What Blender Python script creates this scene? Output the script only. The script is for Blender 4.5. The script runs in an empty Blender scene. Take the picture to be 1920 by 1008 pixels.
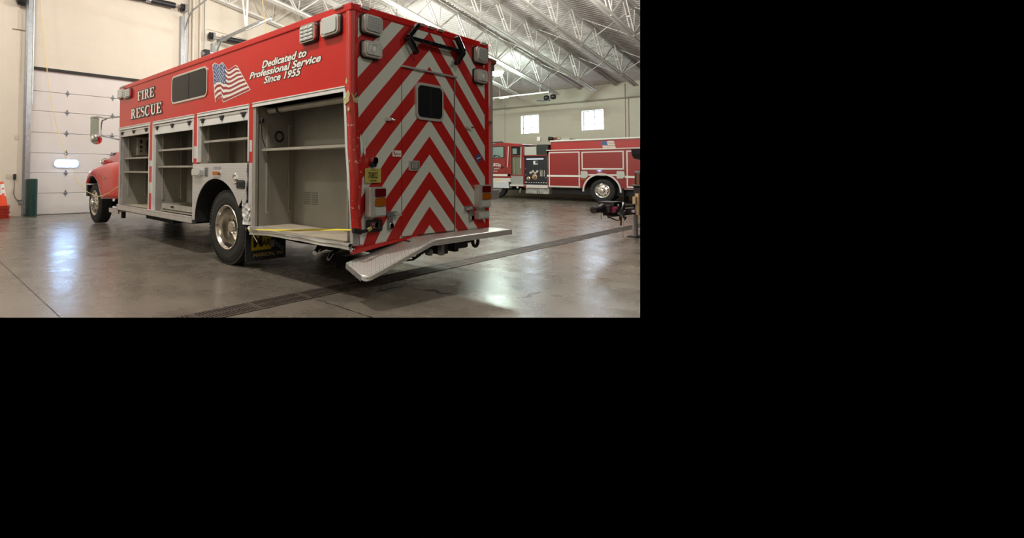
import bpy, bmesh, math, random
from mathutils import Vector, Matrix, noise
random.seed(7)
S = bpy.context.scene
COL = S.collection
R_ = math.radians

# ------------------------------------------------------------------ camera, world, lights, exposure
CAM = Vector((-3.36302, -3.52863, 1.26074))
YAW, PIT, ROL, FPX = 0.70014, 0.03103, 0.00572, 935.746
F_ = Vector((math.sin(YAW)*math.cos(PIT), math.cos(YAW)*math.cos(PIT), math.sin(PIT)))
Rr = Vector((math.cos(YAW), -math.sin(YAW), 0)); Uu = Rr.cross(F_)
RT = Rr*math.cos(ROL) + Uu*math.sin(ROL); UP = -Rr*math.sin(ROL) + Uu*math.cos(ROL)
cd = bpy.data.cameras.new('camera'); cam = bpy.data.objects.new('camera', cd); COL.objects.link(cam)
cam.matrix_world = Matrix(((RT.x, UP.x, -F_.x, CAM.x), (RT.y, UP.y, -F_.y, CAM.y), (RT.z, UP.z, -F_.z, CAM.z), (0, 0, 0, 1)))
cd.sensor_width = 36; cd.lens = FPX*36/1920
cd.shift_x = 0.1875; cd.shift_y = (291.66-504)/1920
cd.clip_end = 200; cd.clip_start = .05
S.camera = cam
w = bpy.data.worlds.new('world'); S.world = w; w.use_nodes = True
w.node_tree.nodes['Background'].inputs[0].default_value = (0, 0, 0, 1)
w.node_tree.nodes['Background'].inputs[1].default_value = 0
S.view_settings.view_transform = 'Standard'; S.view_settings.look = 'None'
S.view_settings.gamma = 1; S.view_settings.use_curve_mapping = False
S.view_settings.exposure = 0.35
LAMP_W, UP_W = 400, 12
# hanging high-bay lamps in a grid: x, y, z, colour, strength factor
WM, WN, GN = (1, .935, .865), (1, .95, .88), (.82, 1, .89)
LAMPS = [(-2.4, 1.1, 6.8, WM, 1.5, 'left of the rescue truck, out over the open floor'), (-2.4, 7.8, 6.8, WM, .36, 'in front of the white sectional door'),
         (-7.6, 4.4, 7.4, WM, .8, 'beside the left wall'), (3.6, 1.1, 6.3, WN, 1.0, 'above the tail of the rescue truck'),
         (3.6, 7.8, 6.3, WN, .9, 'above the cab of the rescue truck'), (9.6, 1.1, 5.9, WN, .8, 'over the trench drain'),
         (9.6, 7.8, 5.9, (.95, 1, .9), .9, 'midway between the two trucks'), (15.6, 7.55, 5.43, GN, .62, 'beside the tail corner of the rescue truck'),
         (-2.4, -6.0, 6.8, WM, .5, 'behind the camera on the left'), (3.6, -6.0, 6.3, WN, .35, 'behind the camera on the right')]

# ------------------------------------------------------------------ materials
MATS = {}
def sock(n, k, v):
    if k in n.inputs: n.inputs[k].default_value = v
def nodes(m): return m.node_tree.nodes, m.node_tree.links
def P(name, col, rough=.5, metal=0., coat=0., spec=.5, emit=None, es=0., noise_=None, bump=None, rn=0., trans=0.):
    """principled material; noise_=(scale, amount) varies the colour, bump=(scale, strength)"""
    if name in MATS: return MATS[name]
    m = bpy.data.materials.new(name); m.use_nodes = True; N, L = nodes(m); b = N['Principled BSDF']
    c = (*col, 1)
    sock(b, 'Base Color', c); sock(b, 'Roughness', rough); sock(b, 'Metallic', metal)
    sock(b, 'Coat Weight', coat); sock(b, 'Coat Roughness', .04); sock(b, 'Specular IOR Level', spec)
    if trans: sock(b, 'Transmission Weight', trans)
    if emit: sock(b, 'Emission Color', (*emit, 1)); sock(b, 'Emission Strength', es)
    tc = N.new('ShaderNodeTexCoord')
    if noise_:
        n = N.new('ShaderNodeTexNoise'); n.inputs['Scale'].default_value = noise_[0]; n.inputs['Detail'].default_value = 5
        L.new(tc.outputs['Object'], n.inputs['Vector'])
        r = N.new('ShaderNodeMapRange'); r.inputs['To Min'].default_value = 1-noise_[1]; r.inputs['To Max'].default_value = 1+noise_[1]
        r.inputs['From Min'].default_value = .3; r.inputs['From Max'].default_value = .7
        L.new(n.outputs['Fac'], r.inputs['Value'])
        x = N.new('ShaderNodeVectorMath'); x.operation = 'SCALE'; x.inputs[0].default_value = col
        L.new(r.outputs[0], x.inputs['Scale']); L.new(x.outputs[0], b.inputs['Base Color'])
        if rn:
            r2 = N.new('ShaderNodeMapRange'); r2.inputs['To Min'].default_value = max(.02, rough-rn); r2.inputs['To Max'].default_value = rough+rn
            r2.inputs['From Min'].default_value = .3; r2.inputs['From Max'].default_value = .7
            L.new(n.outputs['Fac'], r2.inputs['Value']); L.new(r2.outputs[0], b.inputs['Roughness'])
    if bump:
        n = N.new('ShaderNodeTexNoise'); n.inputs['Scale'].default_value = bump[0]; n.inputs['Detail'].default_value = 3
        L.new(tc.outputs['Object'], n.inputs['Vector'])
        bp = N.new('ShaderNodeBump'); bp.inputs['Strength'].default_value = bump[1]; bp.inputs['Distance'].default_value = .01
        L.new(n.outputs['Fac'], bp.inputs['Height']); L.new(bp.outputs[0], b.inputs['Normal'])
    MATS[name] = m; return m
def mth(N, L, op, a, b=None, c=None):
    n = N.new('ShaderNodeMath'); n.operation = op
    for i, v in enumerate((a, b, c)):
        if v is None: continue
        if isinstance(v, (int, float)): n.inputs[i].default_value = v
        else: L.new(v, n.inputs[i])
    return n.outputs[0]

RED = P('red_paint', (.52, .011, .008), .36, 0, .5, .3, noise_=(1.3, .05))
REDT = P('red_tape', (.46, .022, .018), .38, 0, .25)
WHT = P('white_tape', (.56, .58, .54), .42, 0, .1)
ALU = P('brushed_aluminium', (.74, .74, .76), .32, .75, noise_=(9, .08))
ALUD = P('dull_aluminium', (.52, .51, .49), .5, .7, noise_=(6, .12))
CHR = P('chrome', (.8, .8, .8), .1, 1)
POL = P('polished_wheel', (.72, .68, .62), .2, 1, noise_=(5, .1), bump=(14, .08))
BLK = P('black_plastic', (.012, .012, .014), .45)
BLKG = P('black_gloss', (.01, .01, .012), .16, 0, .5)
RUB = P('tyre_rubber', (.016, .015, .014), .78, noise_=(8, .3), bump=(60, .3))
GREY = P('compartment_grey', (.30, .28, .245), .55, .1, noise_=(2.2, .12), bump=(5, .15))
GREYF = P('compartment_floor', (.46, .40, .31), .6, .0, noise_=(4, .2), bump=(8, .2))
SHELF = P('shelf_metal', (.40, .37, .32), .45, .3, noise_=(5, .12))
WHITEM = P('white_trim', (.72, .715, .70), .4, noise_=(20, .06))
DARK = P('dark_underbody', (.012, .011, .010), .7, noise_=(5, .3))
GLASSD = P('dark_glass', (.014, .016, .018), .08, 0, 0, .28)
LENS = P('clear_lens', (.52, .54, .51), .25, 0, .35, bump=(90, .12))
LENSB = P('lens_bezel', (.54, .53, .50), .38, .35)
LRED = P('red_lens', (.12, .004, .008), .15, 0, .6, bump=(80, .3))
LAMB = P('amber_lens', (.36, .10, .008), .18, 0, .6, bump=(80, .3))
YEL = P('yellow_plate', (.48, .42, .10), .45)
STRAPY = P('yellow_strap', (.72, .58, .05), .6)
WALLC = None
BLUE = P('flag_blue', (.04, .09, .24), .4)
FLW = P('flag_white', (.76, .74, .69), .4)
FLR = P('flag_red', (.30, .03, .035), .4)
FILL = P('body_filler', (.50, .43, .22), .8, noise_=(40, .3))
RUST = P('rusty_steel', (.16, .06, .03), .8, noise_=(20, .4))
STEEL = P('grey_steel', (.33, .34, .36), .35, .7, noise_=(6, .1))
GALV = P('galvanised_track', (.42, .44, .46), .35, .8, noise_=(14, .12))
WJO = P('joist_paint', (.66, .64, .60), .55, noise_=(3, .06))
GREEN = P('green_paint', (.004, .034, .029), .4, 0, .3)
ORANGE = P('cone_orange', (.85, .07, .012), .5)
CONEW = P('cone_collar', (.75, .74, .72), .35)
WINE = P('window_daylight', (.8, .85, .9), .3, emit=(.70, .84, 1), es=9)
WINO = P('door_window_daylight', (.8, .85, .9), .3, emit=(.36, .60, 1), es=32)
LAMPE = P('lamp_glow', (.9, 1, .95), .3, emit=(.84, 1, .92), es=16)
TUBE = P('tube_glow', (.9, 1, .95), .3, emit=(.9, 1, .95), es=3)
PINKW = P('white_frame', (.68, .60, .57), .45)

def mat_floor():
    m = bpy.data.materials.new('polished_concrete'); m.use_nodes = True; N, L = nodes(m); b = N['Principled BSDF']
    tc = N.new('ShaderNodeTexCoord'); O = tc.outputs['Object']
    def nz(s, d=6, r=.6, dist=0.):
        n = N.new('ShaderNodeTexNoise'); n.inputs['Scale'].default_value = s; n.inputs['Detail'].default_value = d
        n.inputs['Roughness'].default_value = r; n.inputs['Distortion'].default_value = dist; L.new(O, n.inputs['Vector']); return n.outputs['Fac']
    big, mid, fine = nz(.35, 4), nz(1.7, 5, .6), nz(14, 5)
    ramp = N.new('ShaderNodeValToRGB'); e = ramp.color_ramp.elements
    e[0].position = .3; e[0].color = (.080, .068, .055, 1); e[1].position = .72; e[1].color = (.262, .226, .184, 1)
    x = mth(N, L, 'ADD', mth(N, L, 'MULTIPLY', big, .45), mth(N, L, 'ADD', mth(N, L, 'MULTIPLY', mid, .38), mth(N, L, 'MULTIPLY', fine, .17)))
    L.new(x, ramp.inputs[0])
    L.new(ramp.outputs[0], b.inputs['Base Color'])
    r = N.new('ShaderNodeMapRange'); r.inputs['From Min'].default_value = .32; r.inputs['From Max'].default_value = .68
    r.inputs['To Min'].default_value = .22; r.inputs['To Max'].default_value = .33
    L.new(mid, r.inputs['Value']); L.new(r.outputs[0], b.inputs['Roughness'])
    bp = N.new('ShaderNodeBump'); bp.inputs['Strength'].default_value = .22; bp.inputs['Distance'].default_value = .02
    h = mth(N, L, 'ADD', nz(3.2, 3, .5), mth(N, L, 'MULTIPLY', nz(11, 3, .5), .25)); L.new(h, bp.inputs['Height']); L.new(bp.outputs[0], b.inputs['Normal'])
    sock(b, 'Specular IOR Level', .5)
    return m
FLOORM = mat_floor()

def mat_block(name, col, axis, amt=.955):
    """painted concrete block; axis picks which world axis runs along the wall"""
    m = bpy.data.materials.new(name); m.use_nodes = True; N, L = nodes(m); b = N['Principled BSDF']
    tc = N.new('ShaderNodeTexCoord'); sp = N.new('ShaderNodeSeparateXYZ'); L.new(tc.outputs['Object'], sp.inputs[0])
    cb = N.new('ShaderNodeCombineXYZ'); L.new(sp.outputs[axis], cb.inputs[0]); L.new(sp.outputs[2], cb.inputs[1])
    br = N.new('ShaderNodeTexBrick'); L.new(cb.outputs[0], br.inputs['Vector'])
    br.inputs['Scale'].default_value = 1; br.inputs['Brick Width'].default_value = .406; br.inputs['Row Height'].default_value = .203
    br.inputs['Mortar Size'].default_value = .006; br.inputs['Mortar Smooth'].default_value = .4
    br.inputs['Color1'].default_value = (*col, 1); br.inputs['Color2'].default_value = tuple(c*.975 for c in col)+(1,)
    br.inputs['Mortar'].default_value = tuple(c*amt for c in col)+(1,)
    n = N.new('ShaderNodeTexNoise'); n.inputs['Scale'].default_value = .9; L.new(tc.outputs['Object'], n.inputs['Vector'])
    r = N.new('ShaderNodeMapRange'); r.inputs['To Min'].default_value = .94; r.inputs['To Max'].default_value = 1.05; L.new(n.outputs['Fac'], r.inputs['Value'])
    x = N.new('ShaderNodeVectorMath'); x.operation = 'SCALE'; L.new(br.outputs['Color'], x.inputs[0]); L.new(r.outputs[0], x.inputs['Scale'])
    L.new(x.outputs[0], b.inputs['Base Color']); sock(b, 'Roughness', .6)
    bp = N.new('ShaderNodeBump'); bp.inputs['Strength'].default_value = .15; bp.inputs['Distance'].default_value = .003; bp.invert = True
    L.new(br.outputs['Fac'], bp.inputs['Height']); L.new(bp.outputs[0], b.inputs['Normal'])
    return m
BLOCKX = mat_block('painted_block_x', (.65, .58, .485), 0)
BLOCKY = mat_block('painted_block_y', (.60, .585, .475), 1)
def mat_deck():
    m = P('roof_deck_paint', (.62, .585, .57), .6, noise_=(.8, .06)); return m
DECK = mat_deck()

def mat_chevron():
    """red rear skin with cream stripes meeting in chevrons, from UV in metres"""
    m = bpy.data.materials.new('chevron_tape'); m.use_nodes = True; N, L = nodes(m); b = N['Principled BSDF']
    uv = N.new('ShaderNodeUVMap'); uv.uv_map = 'metres'; sp = N.new('ShaderNodeSeparateXYZ'); L.new(uv.outputs[0], sp.inputs[0])
    X, Z = sp.outputs[0], sp.outputs[1]
    s = mth(N, L, 'ADD', Z, mth(N, L, 'MULTIPLY', mth(N, L, 'ABSOLUTE', mth(N, L, 'SUBTRACT', X, 1.235)), .93))
    f = mth(N, L, 'FLOORED_MODULO', mth(N, L, 'SUBTRACT', s, 2.458), .3975)
    a = mth(N, L, 'LESS_THAN', f, .192)
    for t in (mth(N, L, 'GREATER_THAN', X, .092), mth(N, L, 'LESS_THAN', X, 2.372), mth(N, L, 'LESS_THAN', Z, 2.845)):
        a = mth(N, L, 'MULTIPLY', a, t)
    mx = N.new('ShaderNodeMixRGB'); mx.inputs[1].default_value = (.43, .013, .010, 1); mx.inputs[2].default_value = (.60, .64, .58, 1)
    L.new(a, mx.inputs[0]); L.new(mx.outputs[0], b.inputs['Base Color'])
    sock(b, 'Roughness', .42); sock(b, 'Coat Weight', .25); sock(b, 'Coat Roughness', .12)
    return m
CHEV = mat_chevron()

def mat_tread(name, ax, sc=.034, col=(.80, .78, .74)):
    """diamond (tread) plate: alternating slanted raised bars. ax = two object axes"""
    m = bpy.data.materials.new(name); m.use_nodes = True; N, L = nodes(m); b = N['Principled BSDF']
    tc = N.new('ShaderNodeTexCoord'); sp = N.new('ShaderNodeSeparateXYZ'); L.new(tc.outputs['Object'], sp.inputs[0])
    u = mth(N, L, 'DIVIDE', sp.outputs[ax[0]], sc); v = mth(N, L, 'DIVIDE', sp.outputs[ax[1]], sc)
    par = mth(N, L, 'FLOORED_MODULO', mth(N, L, 'ADD', mth(N, L, 'FLOOR', u), mth(N, L, 'FLOOR', v)), 2)
    sg = mth(N, L, 'SUBTRACT', mth(N, L, 'MULTIPLY', par, 2), 1)
    fu = mth(N, L, 'SUBTRACT', mth(N, L, 'FRACT', u), .5); fv = mth(N, L, 'MULTIPLY', mth(N, L, 'SUBTRACT', mth(N, L, 'FRACT', v), .5), sg)
    p = mth(N, L, 'MULTIPLY', mth(N, L, 'ADD', fu, fv), .707); q = mth(N, L, 'MULTIPLY', mth(N, L, 'SUBTRACT', fu, fv), .707)
    d = mth(N, L, 'ADD', mth(N, L, 'POWER', mth(N, L, 'ABSOLUTE', mth(N, L, 'DIVIDE', p, .50)), 2), mth(N, L, 'POWER', mth(N, L, 'ABSOLUTE', mth(N, L, 'DIVIDE', q, .14)), 2))
    h = mth(N, L, 'SUBTRACT', 1, mth(N, L, 'MINIMUM', d, 1))
    bp = N.new('ShaderNodeBump'); bp.inputs['Strength'].default_value = 1; bp.inputs['Distance'].default_value = .006
    L.new(h, bp.inputs['Height']); L.new(bp.outputs[0], b.inputs['Normal'])
    mx = N.new('ShaderNodeMixRGB'); mx.inputs[1].default_value = (*col, 1); mx.inputs[2].default_value = (*(c*.42 for c in col), 1)  # bars coloured darker: dark reflections of the raised pattern painted into the base colour
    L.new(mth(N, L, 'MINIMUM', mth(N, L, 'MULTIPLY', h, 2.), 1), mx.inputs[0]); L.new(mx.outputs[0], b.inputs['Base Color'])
    sock(b, 'Metallic', .5); sock(b, 'Roughness', .36)
    return m
TREADYZ = mat_tread('tread_plate_side', (1, 2), .021, (.72, .71, .72))
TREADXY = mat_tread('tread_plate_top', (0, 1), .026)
TREADXZ = mat_tread('tread_plate_lip', (0, 2), .022)

def mat_post():
    m = P('chipped_red_post', (.50, .018, .014), .35, 0, .7); N, L = nodes(m); b = N['Principled BSDF']
    tc = N.new('ShaderNodeTexCoord'); n = N.new('ShaderNodeTexNoise'); n.inputs['Scale'].default_value = 26; n.inputs['Detail'].default_value = 4
    L.new(tc.outputs['Object'], n.inputs['Vector'])
    n2 = N.new('ShaderNodeTexNoise'); n2.inputs['Scale'].default_value = 3.1; L.new(tc.outputs['Object'], n2.inputs['Vector'])
    sp = N.new('ShaderNodeSeparateXYZ'); L.new(tc.outputs['Object'], sp.inputs[0])
    a = mth(N, L, 'MULTIPLY', mth(N, L, 'GREATER_THAN', mth(N, L, 'ADD', n.outputs['Fac'], mth(N, L, 'MULTIPLY', n2.outputs['Fac'], .5)), .915), mth(N, L, 'LESS_THAN', sp.outputs[2], 1.75))
    mx = N.new('ShaderNodeMixRGB'); mx.inputs[1].default_value = (.50, .018, .014, 1); mx.inputs[2].default_value = (.62, .52, .45, 1)
    L.new(a, mx.inputs[0]); L.new(mx.outputs[0], b.inputs['Base Color']); return m
POSTM = mat_post()

# ------------------------------------------------------------------ mesh helpers
ORG = {}
class MB:
    def __init__(s): s.v = []; s.f = []; s.m = []; s.mats = []; s.uv = None; s.smooth = []
    def mi(s, m):
        if m not in s.mats: s.mats.append(m)
        return s.mats.index(m)
    def add(s, vs, fs, m, sm=False):
        o = len(s.v); s.v += [tuple(v) for v in vs]; k = s.mi(m)
        for f in fs: s.f.append(tuple(i+o for i in f)); s.m.append(k); s.smooth.append(sm)
        return s
    def box(s, x0, x1, y0, y1, z0, z1, m):
        v = [(x, y, z) for z in (z0, z1) for y in (y0, y1) for x in (x0, x1)]
        return s.add(v, [(0, 2, 3, 1), (4, 5, 7, 6), (0, 1, 5, 4), (2, 6, 7, 3), (0, 4, 6, 2), (1, 3, 7, 5)], m)
    def rbox(s, x0, x1, y0, y1, z0, z1, m, ax, r=.03, n=5):
        """box whose outline in the plane normal to ax has rounded corners"""
        b = [(x0, x1), (y0, y1), (z0, z1)]; o = [i for i in range(3) if i != ax]
        (a0, a1), (b0, b1) = b[o[0]], b[o[1]]; pts = []
        for cx, cy, t0 in ((a1-r, b1-r, 0), (a0+r, b1-r, 90), (a0+r, b0+r, 180), (a1-r, b0+r, 270)):
            for k in range(n+1):
                t = R_(t0+90*k/n); pts.append((cx+r*math.cos(t), cy+r*math.sin(t)))
        return s.prism(pts, ax, b[ax][0], b[ax][1], m)
    def prism(s, pts, ax, d0, d1, m, msides=None):
        o = [i for i in range(3) if i != ax]; n = len(pts)
        def P3(p, d):
            q = [0, 0, 0]; q[ax] = d; q[o[0]] = p[0]; q[o[1]] = p[1]; return q
        v = [P3(p, d0) for p in pts]+[P3(p, d1) for p in pts]
        s.add(v, [tuple(range(n))[::-1], tuple(range(n, 2*n))], m)
        s.add(v, [(i, (i+1) % n, (i+1) % n+n, i+n) for i in range(n)], msides or m)
        return s
    def bar(s, a, b, w, h, m, up=(0, 0, 1)):
        a, b = Vector(a), Vector(b); d = (b-a).normalized(); u = Vector(up)
        if abs(d.dot(u)) > .98: u = Vector((1, 0, 0))
        r = d.cross(u).normalized(); u = r.cross(d)
        v = [p+r*sx*w/2+u*sy*h/2 for p in (a, b) for sx, sy in ((-1, -1), (1, -1), (1, 1), (-1, 1))]
        return s.add(v, [(3, 2, 1, 0), (4, 5, 6, 7), (0, 1, 5, 4), (1, 2, 6, 5), (2, 3, 7, 6), (3, 0, 4, 7)], m)
    def cyl(s, a, b, r, m, n=16, r2=None):
        a, b = Vector(a), Vector(b); d = (b-a).normalized(); u = Vector((0, 0, 1))
        if abs(d.z) > .9: u = Vector((1, 0, 0))
        p = d.cross(u).normalized(); q = d.cross(p); r2 = r if r2 is None else r2
        v = []
        for c, rr in ((a, r), (b, r2)):
            v += [c+p*rr*math.cos(2*math.pi*i/n)+q*rr*math.sin(2*math.pi*i/n) for i in range(n)]
        s.add(v, [(i, (i+1) % n, (i+1) % n+n, i+n) for i in range(n)], m, True)
        s.add(v[:n], [tuple(range(n))[::-1]], m); s.add(v[n:], [tuple(range(n))], m); return s
    def tube(s, pts, r, m, n=8):
        pts = [Vector(p) for p in pts]; v = []; pr = None
        for i, p in enumerate(pts):
            d = (pts[min(i+1, len(pts)-1)]-pts[max(i-1, 0)]).normalized()
            if pr is None: pr = d.cross(Vector((0, 0, 1)) if abs(d.z) < .9 else Vector((1, 0, 0))).normalized()
            pr = (pr-d*pr.dot(d)).normalized(); q = d.cross(pr)
            v += [p+pr*r*math.cos(2*math.pi*k/n)+q*r*math.sin(2*math.pi*k/n) for k in range(n)]
        f = [(i*n+k, i*n+(k+1) % n, (i+1)*n+(k+1) % n, (i+1)*n+k) for i in range(len(pts)-1) for k in range(n)]
        s.add(v, f, m, True); s.add(v, [tuple(range(n))[::-1], tuple(range(len(v)-n, len(v)))], m); return s
    def lathe(s, prof, c, ax, m, n=48, seg=None):
        """prof = [(radius, offset along ax)]; seg = list of materials per profile span"""
        v = []; o = [i for i in range(3) if i != ax]
        for r, h in prof:
            for k in range(n):
                t = 2*math.pi*k/n; q = list(c); q[ax] += h; q[o[0]] += r*math.cos(t); q[o[1]] += r*math.sin(t); v.append(q)
        for i in range(len(prof)-1):
            s.add(v[i*n:(i+2)*n], [(k, (k+1) % n, (k+1) % n+n, k+n) for k in range(n)], seg[i] if seg else m, True)
        return s
    def strip(s, rows, m, sm=True):
        """rows of equal length -> grid surface"""
        n = len(rows[0]); v = [p for r in rows for p in r]
        return s.add(v, [(i*n+k, i*n+k+1, (i+1)*n+k+1, (i+1)*n+k) for i in range(len(rows)-1) for k in range(n-1)], m, sm)
    def build(s, name, parent=None, org=None, bevel=0, solid=0, **kw):
        me = bpy.data.meshes.new(name)
        if parent is not None: o0 = ORG[parent.name]
        elif org is not None: o0 = Vector(org)
        else:
            xs = [v[0] for v in s.v]; ys = [v[1] for v in s.v]; zs = [v[2] for v in s.v]
            o0 = Vector(((min(xs)+max(xs))/2, (min(ys)+max(ys))/2, min(zs)))
        me.from_pydata([(v[0]-o0.x, v[1]-o0.y, v[2]-o0.z) for v in s.v], [], s.f)
        for m in s.mats: me.materials.append(m)
        for p, k, sm in zip(me.polygons, s.m, s.smooth): p.material_index = k; p.use_smooth = sm
        if s.uv:
            ul = me.uv_layers.new(name='metres')
            for l in me.loops: ul.data[l.index].uv = s.uv[l.vertex_index]
        bm = bmesh.new(); bm.from_mesh(me); bmesh.ops.recalc_face_normals(bm, faces=bm.faces); bm.to_mesh(me); bm.free()
        me.update()
        ob = bpy.data.objects.new(name, me); COL.objects.link(ob); ORG[ob.name] = o0
        if parent is not None: ob.parent = parent
        else: ob.location = o0
        if bevel:
            b = ob.modifiers.new('bevel', 'BEVEL'); b.width = bevel; b.segments = 2; b.limit_method = 'ANGLE'
        if solid:
            b = ob.modifiers.new('solid', 'SOLIDIFY'); b.thickness = solid; b.offset = 0
        for k, v in kw.items(): ob[k] = v
        return ob
def thing(name, loc, label, cat, group=None):
    o = bpy.data.objects.new(name, None); COL.objects.link(o); o.location = loc; ORG[o.name] = Vector(loc)
    o['label'] = label; o['category'] = cat; o.empty_display_size = .2
    if group: o['group'] = group
    return o
def struct(name, loc=(0, 0, 0)):
    o = bpy.data.objects.new(name, None); COL.objects.link(o); o.location = loc; ORG[o.name] = Vector(loc); o['kind'] = 'structure'; return o
def dup(root, loc, label, parent=None):
    r = root.copy(); COL.objects.link(r)
    if parent is None:
        r.location = loc; r['label'] = label
    else: r.parent = parent
    for ch in list(root.children): dup(ch, None, None, r)
    return r
def text_faces(body, shear=0, offset=0):
    c = bpy.data.curves.new('t', 'FONT'); c.body = body; c.shear = shear; c.offset = offset; c.resolution_u = 3
    o = bpy.data.objects.new('t', c); COL.objects.link(o); bpy.context.view_layer.update()
    me = bpy.data.meshes.new_from_object(o.evaluated_get(bpy.context.evaluated_depsgraph_get()))
    v = [(p.co.x, p.co.y) for p in me.vertices]; f = [tuple(p.vertices) for p in me.polygons]
    bpy.data.objects.remove(o); bpy.data.meshes.remove(me); bpy.data.curves.remove(c); return v, f
def put_text(mb, body, o, ux, uz, wd, ht, m, shear=0, offset=0, lift=(0, 0, 0), grow=0):
    """fit text into a wd x ht box whose lower left corner is o, along unit vectors ux, uz"""
    v, f = text_faces(body, shear, offset)
    v0, _ = text_faces(body, shear, 0) if offset else (v, f)
    x0 = min(p[0] for p in v0); x1 = max(p[0] for p in v0); y0 = min(p[1] for p in v0); y1 = max(p[1] for p in v0)
    o, ux, uz, lf = Vector(o), Vector(ux), Vector(uz), Vector(lift)
    mb.add([o+lf+ux*((p[0]-x0)/(x1-x0)*wd)+uz*((p[1]-y0)/(y1-y0)*ht) for p in v], f, m)

# ------------------------------------------------------------------ what the photo takes in: right and lower limits of the modelled place
NR = (RT*FPX - F_*600).normalized()
NB = (-UP*FPX - F_*(595-291.66)).normalized()
def cut(o, planes, fill=False):
    """drop what lies right of (or below) the photo's field; what is behind the camera plane stays"""
    me = o.data; mw = o.matrix_world; inv = mw.inverted()
    for n in planes:
        if not any((mw @ v.co - CAM).dot(n) > 1e-4 and (mw @ v.co - CAM).dot(F_) > 0 for v in me.vertices) and not (o.name.startswith(('ceiling', 'wall'))): continue
        if me.users > 1: me = me.copy(); o.data = me
        bm = bmesh.new(); bm.from_mesh(me); bm.transform(mw)
        g = bmesh.ops.bisect_plane(bm, geom=bm.verts[:]+bm.edges[:]+bm.faces[:], plane_co=CAM, plane_no=n, clear_outer=True)
        if fill:
            try: bmesh.ops.holes_fill(bm, edges=[e for e in g['geom_cut'] if isinstance(e, bmesh.types.BMEdge)])
            except Exception: pass
        if any((mw @ v.co - CAM).dot(F_) < -.1 for v in me.vertices):
            b2 = bmesh.new(); b2.from_mesh(me); b2.transform(mw)
            bmesh.ops.bisect_plane(b2, geom=b2.verts[:]+b2.edges[:]+b2.faces[:], plane_co=CAM, plane_no=n, clear_inner=True)
            bmesh.ops.bisect_plane(b2, geom=b2.verts[:]+b2.edges[:]+b2.faces[:], plane_co=CAM-F_*.1, plane_no=F_, clear_outer=True)
            tmp = bpy.data.meshes.new('tmp'); b2.to_mesh(tmp); b2.free(); bm.from_mesh(tmp); bpy.data.meshes.remove(tmp)
        bm.transform(inv); bm.to_mesh(me); bm.free(); me.update()
    return len(me.polygons)

# ================================================================== THE HALL
YF, XR, XL, YB = 12.05, 22.3, -9.5, -14.0
def roof_z(x, a=8.86): return a-.1513*x
# floor (two reaches: the hall ahead of the camera, and the bay behind it)
me = bpy.data.meshes.new('floor'); bm = bmesh.new()
def fl_piece(planes):
    b = bmesh.new(); vs = [b.verts.new(p) for p in ((XL, YB, 0), (XR, YB, 0), (XR, YF, 0), (XL, YF, 0))]; b.faces.new(vs)
    for co, no in planes:
        bmesh.ops.bisect_plane(b, geom=b.verts[:]+b.edges[:]+b.faces[:], plane_co=co, plane_no=no, clear_outer=True)
    for f in b.faces: bm.faces.new([bm.verts.new(v.co) for v in f.verts])
    b.free()
fl_piece([(CAM, NR), (CAM, NB)])
fl_piece([(CAM-F_*.05, F_)])
bm.to_mesh(me); bm.free(); me.materials.append(FLOORM)
fl = bpy.data.objects.new('floor', me); COL.objects.link(fl); fl['kind'] = 'structure'

# front wall with its two door openings
D1, D2, DH = (-.66, 3.74), (4.95, 9.35), 4.07
m = MB(); T = .3
def wseg(x0, x1, z0, z1):
    m.add([(x0, YF, z0), (x1, YF, z0), (x1, YF, z1 if z1 else roof_z(x1)), (x0, YF, z1 if z1 else roof_z(x0)),
           (x0, YF+T, z0), (x1, YF+T, z0), (x1, YF+T, z1 if z1 else roof_z(x1)), (x0, YF+T, z1 if z1 else roof_z(x0))],
          [(0, 1, 2, 3), (7, 6, 5, 4), (0, 4, 5, 1), (3, 2, 6, 7), (0, 3, 7, 4), (1, 5, 6, 2)], BLOCKX)
wseg(XL, D1[0], 0, 0); wseg(D1[0], D1[1], DH, 0); wseg(D1[1], D2[0], 0, 0); wseg(D2[0], D2[1], DH, 0); wseg(D2[1], XR, 0, 0)
m.build('wall_front', org=(0, YF, 0), kind='structure')
m = MB()
m.add([(XL, y, z) for y, z in ((YB, 0), (YF, 0), (YF, roof_z(XL)), (YB, roof_z(XL)))]+[(XL-.3, y, z) for y, z in ((YB, 0), (YF, 0), (YF, roof_z(XL)), (YB, roof_z(XL)))],
      [(0, 1, 2, 3), (7, 6, 5, 4), (0, 4, 5, 1), (3, 2, 6, 7), (0, 3, 7, 4), (1, 5, 6, 2)], BLOCKY)
m.build('wall_left', org=(XL, 0, 0), kind='structure')
m = MB(); m.add([(x, YB, z) for x, z in ((XL, 0), (XR, 0), (XR, roof_z(XR)), (XL, roof_z(XL)))]+[(x, YB-.3, z) for x, z in ((XL, 0), (XR, 0), (XR, roof_z(XR)), (XL, roof_z(XL)))],
      [(0, 1, 2, 3), (7, 6, 5, 4), (0, 4, 5, 1), (3, 2, 6, 7), (0, 3, 7, 4), (1, 5, 6, 2)], BLOCKX)
m.build('wall_back', org=(0, YB, 0), kind='structure')
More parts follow.
